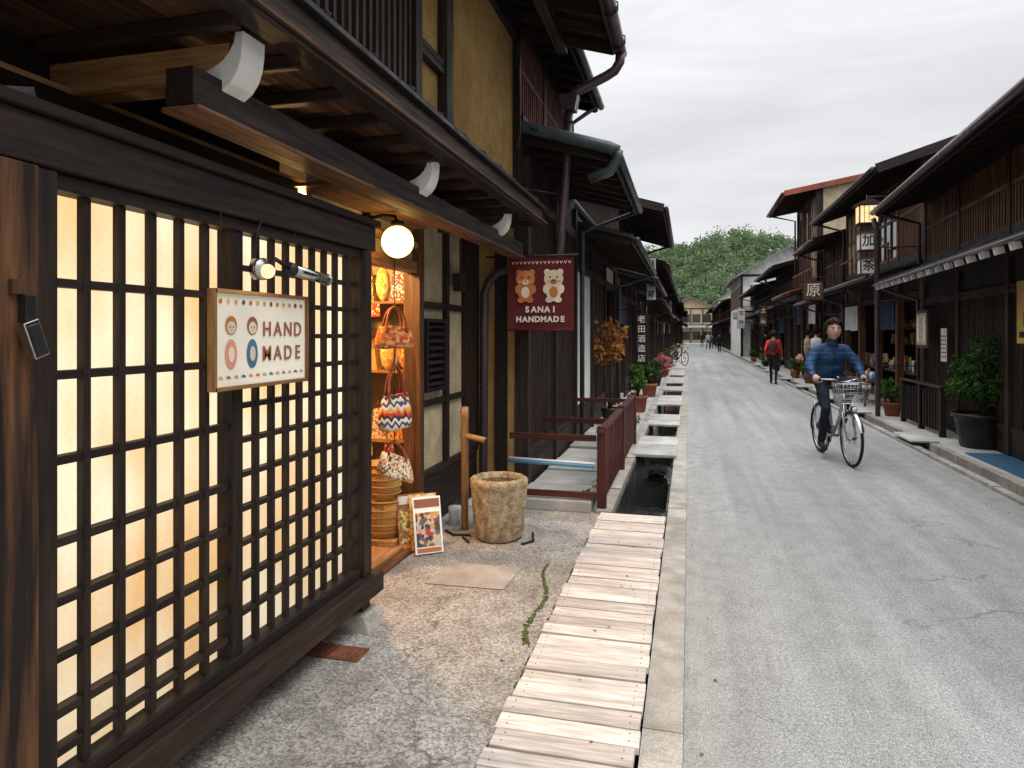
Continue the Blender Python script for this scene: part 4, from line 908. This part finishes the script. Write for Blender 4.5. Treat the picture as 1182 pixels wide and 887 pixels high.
# ------------------------------------------------------------ people
def frame(o,ang):
    f=Vector((math.sin(ang),-math.cos(ang),0)); l=Vector((-f.y,f.x,0)); o=Vector(o)
    return (lambda u,v,z: o+f*u+l*v+Vector((0,0,z))), Matrix((f,l,Vector((0,0,1)))).transposed()
def body(name,parent,T,prims,voxel):
    tmp=MB('tmp'); ALL.pop()
    for q in prims:
        if q[0]=='c':
            p0,p1,r0,r1=Vector(q[1]),Vector(q[2]),q[3],q[4]; a=(p1-p0).normalized(); pts=[];rr=[]
            for t in (90,60,30,0): t=math.radians(t); pts.append(p0-a*r0*math.sin(t)); rr.append(max(.001,r0*math.cos(t)))
            for t in (0,30,60,90): t=math.radians(t); pts.append(p1+a*r1*math.sin(t)); rr.append(max(.001,r1*math.cos(t)))
            tmp.tube(pts,rr,SKIN,14)
        else: tmp.ell(q[1],q[2],SKIN,20,14)
    me=bpy.data.meshes.new('t'); me.from_pydata(tmp.v,[],tmp.f)
    bm=bmesh.new(); bm.from_mesh(me); bmesh.ops.remove_doubles(bm,verts=bm.verts,dist=1e-5); bmesh.ops.recalc_face_normals(bm,faces=bm.faces); bm.to_mesh(me); bm.free()
    o=bpy.data.objects.new('t',me); COL.objects.link(o)
    r=o.modifiers.new('r','REMESH'); r.mode='VOXEL'; r.voxel_size=voxel
    sm=o.modifiers.new('s','SMOOTH'); sm.factor=.5; sm.iterations=4
    dg=bpy.context.evaluated_depsgraph_get(); m2=bpy.data.meshes.new_from_object(o.evaluated_get(dg)); bpy.data.objects.remove(o)
    n=len(m2.vertices); co=np.empty(n*3,dtype=np.float64); m2.vertices.foreach_get('co',co); co=co.reshape(-1,3)
    nf=len(m2.polygons); fc_=np.empty(nf*3); m2.polygons.foreach_get('center',fc_); fc_=fc_.reshape(-1,3)
    mats=[];best=np.full(nf,1e9);idx=np.zeros(nf,dtype=np.int32)
    for q in prims:
        m=q[-1]
        if m not in mats: mats.append(m)
        if q[0]=='c':
            p0=np.array(q[1]);p1=np.array(q[2]);d=p1-p0;t=np.clip(((fc_-p0)@d)/(d@d),0,1); ds=np.linalg.norm(fc_-p0-t[:,None]*d,axis=1)-(q[3]+(q[4]-q[3])*t)
        else:
            r_=np.array(q[2]); k=np.linalg.norm((fc_-np.array(q[1]))/r_,axis=1); ds=(k-1)*r_.min()
        w=ds<best; best[w]=ds[w]; idx[w]=mats.index(m)
    m2.materials.clear()
    for m in mats: m2.materials.append(m)
    m2.polygons.foreach_set('material_index',idx); m2.polygons.foreach_set('use_smooth',np.ones(nf,dtype=bool))
    at=m2.attributes.new('gco','FLOAT_VECTOR','POINT'); at.data.foreach_set('vector',co.astype(np.float32).ravel())
    nrm=np.empty(n*3); m2.vertices.foreach_get('normal',nrm); nrm=nrm.reshape(-1,3)
    dis=np.array([noise.noise(Vector((c[0]*9,c[1]*9,c[2]*14)))*.010+noise.noise(Vector((c[0]*24,c[1]*24,c[2]*30)))*.004 for c in co])
    co=co+nrm*dis[:,None]
    W=np.array([list(T(*c)) for c in co]); m2.vertices.foreach_set('co',W.ravel()); m2.update()
    o=bpy.data.objects.new(name,m2); COL.objects.link(o); o.parent=parent; return o
def head(parent,T,Rm,c,sc,hair=HAIR,hairlow=-.45,yaw=0,hv=1.0,locks=130):
    Rz=Matrix.Rotation(yaw,3,'Z'); RR=Rm@Rz; C=T(*c)
    def fn(d):
        q=1.0
        if d.z<0: q-= .10*abs(d.z)*(1-max(0,d.x))
        q+=.20*math.exp(-((d.y/.13)**2+((d.z+.14)/.16)**2))*(d.x>0)
        q+=.06*math.exp(-((d.y/.10)**2+((d.z-.08)/.15)**2))*(d.x>0)
        for s_ in(-1,1): q-=.055*math.exp(-(((d.y-s_*.38)/.18)**2+((d.z-.08)/.12)**2))*(d.x>0)
        q+=.05*math.exp(-((d.y/.3)**2+((d.z+.82)/.2)**2))*(d.x>0)
        q+=.03*math.exp(-((d.y/.25)**2+((d.z+.45)/.08)**2))*(d.x>0)
        return q
    b=MB('head',parent); b.ell(C,(.100*sc,.078*sc,.120*sc),SKIN,44,34,RR,fn)
    f=MB('face_features',parent)
    L=lambda u,v,z: C+RR@Vector((u*sc,v*sc,z*sc))
    for s_ in(-1,1):
        f.ell(L(.085,s_*.031,.010),(.009*sc,.014*sc,.0065*sc),EYEW,10,7,RR); f.ell(L(.0925,s_*.031,.010),(.004*sc,.0065*sc,.0062*sc),INKB,8,6,RR)
        f.tube([L(.092,s_*.014,.028),L(.096,s_*.030,.033),L(.084,s_*.050,.027)],[.003*sc,.004*sc,.002*sc],hair,6)
        f.ell(L(.0,s_*.079,-.01),(.018*sc,.010*sc,.03*sc),SKIN,10,8,RR)
    f.ell(L(.092,0,-.055),(.006*sc,.024*sc,.0055*sc),LIP,10,6,RR)
    h=MB('hair',parent)
    seg,rings=48,32; vs=[];g_=[];keep=[]
    for i in range(rings+1):
        ph=math.pi*i/rings
        for k in range(seg):
            t=2*math.pi*k/seg; d=Vector((math.sin(ph)*math.cos(t),math.sin(ph)*math.sin(t),math.cos(ph))); q=1.10+.03*noise.noise(d*6)
            l=Vector((d.x*.102*q,d.y*.084*q,d.z*.124*q)); g_.append((l.z,l.x,l.y)); vs.append(C+RR@(l*sc)); keep.append(d)
    fs_=[]
    for i in range(rings):
        for k in range(seg):
            d=keep[i*seg+k]; ang=abs(math.atan2(d.y,d.x))
            if d.z<hairlow: continue
            if ang<1.25 and d.z<.66: continue
            if ang<1.6 and d.z<.0: continue
            fs_.append((i*seg+k,(i+1)*seg+k,(i+1)*seg+(k+1)%seg,i*seg+(k+1)%seg))
    h.add(vs,fs_,hair,g_,True)
    rl=random.Random(4)
    for k in range(locks):
        a=rl.uniform(-math.pi,math.pi)
        z0=rl.uniform(.60,.98); frontal=abs(a)<1.15
        zend=(.56+rl.uniform(-.08,.08)) if frontal else (hairlow+rl.uniform(-.12,.15) if abs(a)>1.5 else rl.uniform(-.25,.1))
        a2=a+rl.uniform(-.25,.25)+(.5 if frontal else 0)*(1 if a>-.2 else -1)
        if not frontal and abs(a2)<1.2: a2=math.copysign(1.25,a)
        pts=[];n=5
        for i in range(n):
            tt=i/(n-1); zz=z0+(zend-z0)*tt; aa=a+(a2-a)*tt; rr=math.sqrt(max(.02,1-min(1,abs(zz))**2)); 
            if zz<0: rr=max(rr,.86)
            q=1.13*hv+.05*math.sin(tt*3.1)+rl.uniform(-.01,.02)
            pts.append(C+RR@(Vector((math.cos(aa)*rr*.100*q,math.sin(aa)*rr*.083*q,zz*.122*q))*sc))
        h.tube(pts,[.009*sc,.012*sc,.012*sc,.010*sc,.003*sc],hair,6)
def bighand(parent,T,chains,mat=SKIN):
    b=MB('hand',parent)
    for pts,r in chains: b.tube([T(*p) for p in pts],r,mat,8)
def person(name,x,y,z,ang,h,top,bot,hair=HAIR,stride=.25,bagm=None,arms=0):
    G=grp(name); T0,Rm=frame((x,y,z),ang); s=h/1.72
    T=lambda u,v,w: T0(u*s,v*s,w*s)
    S=stride; pr=[]
    for sg,sd in ((1,1),(-1,-1)):
        hip=(0,.09*sd,.90); k=(S*.55*sg+.04,.10*sd,.48); an=(S*sg-.02 if sg>0 else S*sg-.05,.10*sd,.09 if sg>0 else .12)
        pr+=[('c',hip,k,.085,.055,bot),('c',k,an,.052,.040,bot),('c',(an[0]-.02,an[1],.045),(an[0]+.13,an[1]+.01*sd,.035),.042,.036,SHOE)]
        sh=(0,.165*sd,1.37); el=(-.04-.10*sg,.23*sd,1.10); wr=(.08-.14*sg,.23*sd,.88)
        if arms: el=(.02,.22*sd,1.12); wr=(.22,.14*sd,1.18)
        pr+=[('c',sh,el,.058,.046,top),('c',el,wr,.044,.034,top)]
        w=Vector(wr); dd=(w-Vector(el)).normalized()
        chains=[([w,w+dd*.05,w+dd*.085],[.022,.032,.026])]
        for q in range(4):
            o=Vector((( q-1.5)*.016,0,0)); Lf=[.06,.07,.066,.05][q]; a=w+dd*.08+o; chains.append(([a,a+dd*Lf*.5+Vector((.003,-.004*sd,0)),a+dd*Lf+Vector((.004,-.016*sd,0))],[.009,.0085,.006]))
        a=w+dd*.03+Vector((.02,0,0)); chains.append(([a,a+dd*.03+Vector((.022,-.005*sd,0)),a+dd*.06+Vector((.026,-.012*sd,0))],[.011,.010,.007]))
        bighand(G,T,chains)
    pr+=[('e',(0,0,.93),(.105,.155,.12),bot),('c',(0,0,.98),(0,0,1.12),.115,.12,top),('e',(0,0,1.12),(.115,.155,.18),top),('e',(.0,0,1.28),(.115,.175,.17),top),('c',(-.0,-.12,1.37),(0,.12,1.37),.064,.064,top),('c',(0,0,1.40),(.015,0,1.52),.055,.05,SKIN)]
    body('body',G,T,pr,.016)
    head(G,T,Rm,(.025,0,1.60),s,hair,locks=50)
    if bagm:
        b=MB('backpack',G); b.ell(T(-.16,0,1.22),(.09*s,.14*s,.20*s),bagm,16,12,Rm)
        for sd in(-1,1): b.tube([T(-.1,.09*sd,1.40),T(.02,.11*sd,1.455),T(.115,.10*sd,1.36),T(.12,.11*sd,1.2),T(-.08,.14*sd,1.05)],.014*s,bagm,6)
    return G
person('pedestrian',2.60,23.0,0,math.radians(165),1.68,REDJ,BLKC,bagm=MARW,stride=.2)
person('pedestrian',3.85,24.6,.05,math.radians(100),1.66,BEIGE,GREYC,stride=.08,arms=1)
person('pedestrian',3.75,22.4,.05,math.radians(120),1.70,WHITEC,BLKC,stride=.05,arms=1)
person('pedestrian',2.5,60,0,math.radians(170),1.65,BLKC,BLKC)
person('pedestrian',1.9,72,0,math.radians(10),1.68,WHITEC,NAVY)
person('pedestrian',2.3,74,0,math.radians(0),1.6,GREYC,BLKC)
person('pedestrian',1.5,82,0,math.radians(180),1.7,NAVY,BLKC)
person('pedestrian',3.7,36,.05,math.radians(190),1.68,BLKC,NAVY)
# ------------------------------------------------------------ bicycles
def bicycle(G,T,paint):
    lat=(T(0,1,0)-T(0,0,0))
    fw=MB('wheels',G)
    for u in (-.50,.54):
        c=T(u,0,.335); fw.torus(c,lat,.318,.018,RUBBER,48,8); fw.torus(c,lat,.298,.010,STEEL,48,6)
        fw.cyl(T(u,-.045,.335),T(u,.045,.335),.018,STEEL,seg=10)
        for k in range(28):
            a=2*math.pi*k/28; o=.03 if k%2 else -.03; a2=a+(.25 if (k//2)%2 else -.25)
            fw.tube([T(u+.016*math.cos(a2),o,.335+.016*math.sin(a2)),T(u+.295*math.cos(a),0,.335+.295*math.sin(a))],.0016,STEEL,4)
    f=MB('frame',G)
    bb=(-.06,0,.29); ht=(.30,0,.86); hbm=(.345,0,.66)
    def t(a,b_,r,m=paint): f.tube([T(*a),T(*b_)],r,m,10)
    t(bb,(-.245,0,.88),.016); f.tube([T(*ht),T(.24,0,.66),T(.1,0,.48),T(*bb)],.018,paint,10); f.tube([T(*hbm),T(.22,0,.55),T(.05,0,.40),T(-.13,0,.42)],.014,paint,10)
    t(ht,hbm,.020); t((.285,0,1.0),ht,.014,STEEL)
    for v in(-.055,.055):
        f.tube([T(.345,0,.67),T(.40,v,.62),T(.50,v,.42),T(.54,v,.335)],[.014,.013,.011,.009],paint,8)
        t((-.06,v*.4,.29),(-.50,v,.335),.009); t((-.22,0,.76),(-.50,v,.335),.008)
        f.tube([T(-.3,v,.73),T(-.62,v,.73)],.006,STEEL,6); t((-.58,v,.73),(-.50,v,.335),.005,STEEL)
    for q in range(4): f.tube([T(-.34-.08*q,-.055,.73),T(-.34-.08*q,.055,.73)],.005,STEEL,6)
    for (u,a0,a1) in ((-.50,-10,160),(.54,20,165)):
        vs=[];fs_=[];n=18
        for i in range(n+1):
            a=math.radians(a0+(a1-a0)*i/n) if u>0 else math.radians(180-(a0+(a1-a0)*i/n))
            for v,dr_ in ((-.026,-.010),(0,.004),(.026,-.010)): vs.append(T(u+(.345+dr_)*math.cos(a),v,.335+(.345+dr_)*math.sin(a)))
        for i in range(n):
            for k in range(2): fs_.append((i*3+k,i*3+k+1,i*3+k+4,i*3+k+3))
        f.add(vs,fs_,STEEL,smooth=True)
    d=MB('drivetrain',G)
    d.torus(T(-.06,-.05,.29),lat,.085,.006,DMET,24,6); d.cyl(T(-.06,-.07,.29),T(-.06,.07,.29),.018,STEEL)
    d.tube([T(-.06,-.075,.29),T(-.03,-.085,.125)],.010,STEEL,8); d.tube([T(-.06,.075,.29),T(-.09,.085,.455)],.010,STEEL,8)
    for (v,z,u) in ((-.13,.12,-.03),(.13,.46,-.09)):
        for k in range(2): d.beam(T(u-.045,v+(.03 if k else -.03),z),T(u+.045,v+(.03 if k else -.03),z),.02,.02,RUBBER)
        d.cyl(T(u,v-.05,z),T(u,v+.05,z),.006,STEEL,seg=6)
    d.beam(T(-.08,-.058,.36),T(-.50,-.058,.36),.008,.07,DMET)
    s_=MB('saddle',G); vs=[];fs_=[]
    prof=[(-.38,.085,.93),(-.33,.10,.94),(-.25,.085,.935),(-.17,.04,.93),(-.10,.022,.925),(-.08,.012,.92)]
    for (u,w,z) in prof:
        for k in range(10):
            a=2*math.pi*k/10; vs.append(T(u,math.cos(a)*w,z-.02+math.sin(a)*.028))
    for i in range(len(prof)-1):
        for k in range(10): fs_.append((i*10+k,i*10+(k+1)%10,(i+1)*10+(k+1)%10,(i+1)*10+k))
    fs_+= [tuple(range(10)),tuple(range(50,60))]; s_.add(vs,fs_,RUBBER,smooth=True)
    hb=MB('handlebar',G)
    hb.tube([T(.16,-.29,1.02),T(.27,-.25,1.03),T(.32,-.12,1.03),T(.30,-.05,1.005),T(.29,0,1.0),T(.30,.05,1.005),T(.32,.12,1.03),T(.27,.25,1.03),T(.16,.29,1.02)],.011,STEEL,8)
    for v in(-1,1):
        hb.tube([T(.15,.292*v,1.018),T(.255,.256*v,1.029)],.017,RUBBER,10); hb.tube([T(.27,.24*v,1.01),T(.26,.27*v,.985),T(.19,.30*v,.985)],.005,STEEL,6)
    hb.ell(T(.31,-.07,1.05),(.022,.022,.022),STEEL,10,8)
    hb.tube([T(.31,.1,1.03),T(.40,.09,1.12),T(.42,.03,1.0),T(.38,0,.8)],.004,RUBBER,5); hb.tube([T(.31,-.1,1.03),T(.42,-.08,1.10),T(.42,-.03,1.0),T(.38,0,.8)],.004,RUBBER,5)
    bk=MB('basket',G)
    def ring(z,k): 
        u0,u1,v=.39,.39+.27*k,.175*k; return [T(u0,-v,z),T(u1,-v,z),T(u1,v,z),T(u0,v,z)]
    for z,k,r in ((1.00,1.0,.006),(.94,.965,.0028),(.88,.93,.0028),(.82,.90,.0028),(.765,.87,.004)): bk.tube(ring(z,k),r,STEEL,5,closed=True)
    for i in range(9):
        q=i/8
        for e in (0,1):
            bk.tube([T(.39+.27*q*1.0,(1 if e else -1)*.175,1.0),T(.39+.27*q*.87,(1 if e else -1)*.152,.765)],.0028,STEEL,4)
        for uu,ub in ((.66,.625),(.39,.39)): bk.tube([T(uu,-.175+.35*q,1.0),T(ub,-.152+.304*q,.765)],.0028,STEEL,4)
        bk.tube([T(.39,-.152+.304*q,.765),T(.625,-.152+.304*q,.765)],.0025,STEEL,4)
    bk.tube([T(.42,-.05,.765),T(.54,-.06,.335)],.005,STEEL,5); bk.tube([T(.42,.05,.765),T(.54,.06,.335)],.005,STEEL,5)
    bk.cyl(T(.58,0,.70),T(.64,0,.70),.035,DMET); bk.cyl(T(.64,0,.70),T(.645,0,.70),.032,WCAP)
T,Rm=frame((1.80,9.45,0),math.radians(9))
bike=grp('bicycle'); bicycle(bike,T,SILV)
man=grp('cyclist')
pr=[]
J=JACK
pr+=[('c',(-.24,-.09,.985),(.07,-.135,.645),.092,.062,NAVY),('c',(.07,-.135,.645),(-.085,-.13,.235),.060,.050,NAVY),('c',(-.085,-.13,.215),(-.09,-.13,.18),.034,.034,SKIN),('c',(-.10,-.13,.17),(.06,-.14,.155),.042,.034,SHOE)]
pr+=[('c',(-.24,.09,.985),(.18,.15,.945),.092,.064,NAVY),('c',(.18,.15,.945),(-.10,.135,.575),.062,.050,NAVY),('c',(-.12,.135,.53),(-.01,.14,.50),.040,.033,SHOE)]
pr+=[('e',(-.26,0,1.0),(.13,.17,.12),NAVY),('c',(-.25,0,1.06),(-.22,0,1.15),.14,.15,J),('e',(-.21,0,1.16),(.155,.20,.17),J),('e',(-.165,0,1.31),(.145,.21,.16),J),('c',(-.14,-.13,1.39),(-.14,.13,1.39),.078,.078,J),('c',(-.12,0,1.43),(-.095,0,1.485),.080,.072,J),('c',(-.10,0,1.50),(-.075,0,1.59),.052,.05,SKIN)]
for v in(-1,1):
    pr+=[('c',(-.14,.175*v,1.375),(-.05,.30*v,1.19),.080,.064,J),('c',(-.05,.30*v,1.19),(.105,.295*v,1.06),.062,.046,J),('c',(.10,.295*v,1.063),(.14,.29*v,1.045),.030,.028,SKIN)]
body('body',man,T,pr,.012)
head(man,T,Rm,(-.045,0,1.64),1.10,HAIR,-.55,yaw=math.radians(-2),hv=1.03)
for v in(-1,1):
    ch=[([(.13,.29*v,1.05),(.165,.285*v,1.052),(.195,.277*v,1.048)],[.027,.034,.026])]
    for q in range(4):
        a=.165+.024*q; vv=.287-.0085*q
        Lk=[.9,1.05,1.0,.8][q]
        ch.append(([(a-.01,(vv-.0)*v,1.058),(a+.008,(vv+.022)*v,1.052*1.0),(a+.010,(vv+.034)*v,1.022),(a+.004,(vv+.022*Lk)*v,.995)],[.011,.0105,.0095,.008]))
    ch.append(([(.16,.265*v,1.045),(.20,.252*v,1.03),(.225,.250*v,1.005)],[.012,.011,.008]))
    bighand(man,T,ch)
zp=MB('jacket_zip',man); zp.tube([T(-.03,0,1.47),T(-.012,0,1.36),T(-.02,0,1.25),T(-.052,0,1.10)],.004,DMET,5)
T2,_=frame((-.45,33,.06),math.radians(150)); pb=grp('bicycle'); bicycle(pb,T2,DMET)
for m in ALL: m.finish()
# ------------------------------------------------------------ lights
def point(name,loc,p,col,r):
    l=bpy.data.lights.new(name,'POINT'); l.energy=p; l.color=col; l.shadow_soft_size=r; o=bpy.data.objects.new(name,l); COL.objects.link(o); o.location=loc; return o
point('shop_interior_lamp',(-2.5,4.2,2.25),130,(1,.60,.22),.08)
point('shop_interior_lamp',(-3.3,4.7,1.3),25,(1,.60,.24),.08)  # unseen point light at mid-height in the shop, no fitting modelled
sun=bpy.data.lights.new('sun','SUN'); sun.energy=1.2; sun.angle=math.radians(20); sun.color=(1,.97,.92)
so=bpy.data.objects.new('sun',sun); COL.objects.link(so)
el,az=math.radians(55),math.radians(130)
dirv=Vector((math.sin(az)*math.cos(el),math.cos(az)*math.cos(el),math.sin(el))); so.rotation_euler=dirv.to_track_quat('Z','Y').to_euler(); so.location=(5,-5,20)
w=bpy.data.worlds.new('World'); scene.world=w; w.use_nodes=True; t=w.node_tree; t.nodes.clear()
out=N(t,'ShaderNodeOutputWorld'); bg=N(t,'ShaderNodeBackground'); bg.inputs[1].default_value=.1
sky=N(t,'ShaderNodeTexSky',sky_type='NISHITA'); sky.sun_disc=False; sky.sun_elevation=el; sky.sun_rotation=az
tc=N(t,'ShaderNodeTexCoord'); sp=N(t,'ShaderNodeSeparateXYZ'); t.links.new(tc.outputs['Generated'],sp.inputs[0])
z=mth(t,'MAXIMUM',sp.outputs[2],0.0)
k=mth(t,'ADD',mth(t,'MULTIPLY',mth(t,'POWER',z,4.2),56.0),8.9)
cn=noi(t,tc.outputs['Generated'],(1.6,1.6,8.5),6,.55,.5)
k=mth(t,'MULTIPLY',k,mrange(t,cn,.32,.68,.80,1.08))
cb=N(t,'ShaderNodeCombineColor'); t.links.new(mth(t,'MULTIPLY',k,.985),cb.inputs[0]); t.links.new(mth(t,'MULTIPLY',k,.99),cb.inputs[1]); t.links.new(mth(t,'MULTIPLY',k,1.01),cb.inputs[2])
t.links.new(mixc(t,.06,cb.outputs[0],sky.outputs[0]),bg.inputs[0]); t.links.new(bg.outputs[0],out.inputs[0])
cd=bpy.data.cameras.new('camera'); cd.lens=24; cd.sensor_width=36; cd.clip_end=3000; cd.clip_start=.05; cd.shift_y=-.0495
co=bpy.data.objects.new('camera',cd); COL.objects.link(co); co.location=(0,0,1.6); co.rotation_euler=(math.radians(90),0,math.radians(14.51)); scene.camera=co
scene.view_settings.view_transform='Standard'; scene.view_settings.look='None'; scene.view_settings.exposure=0
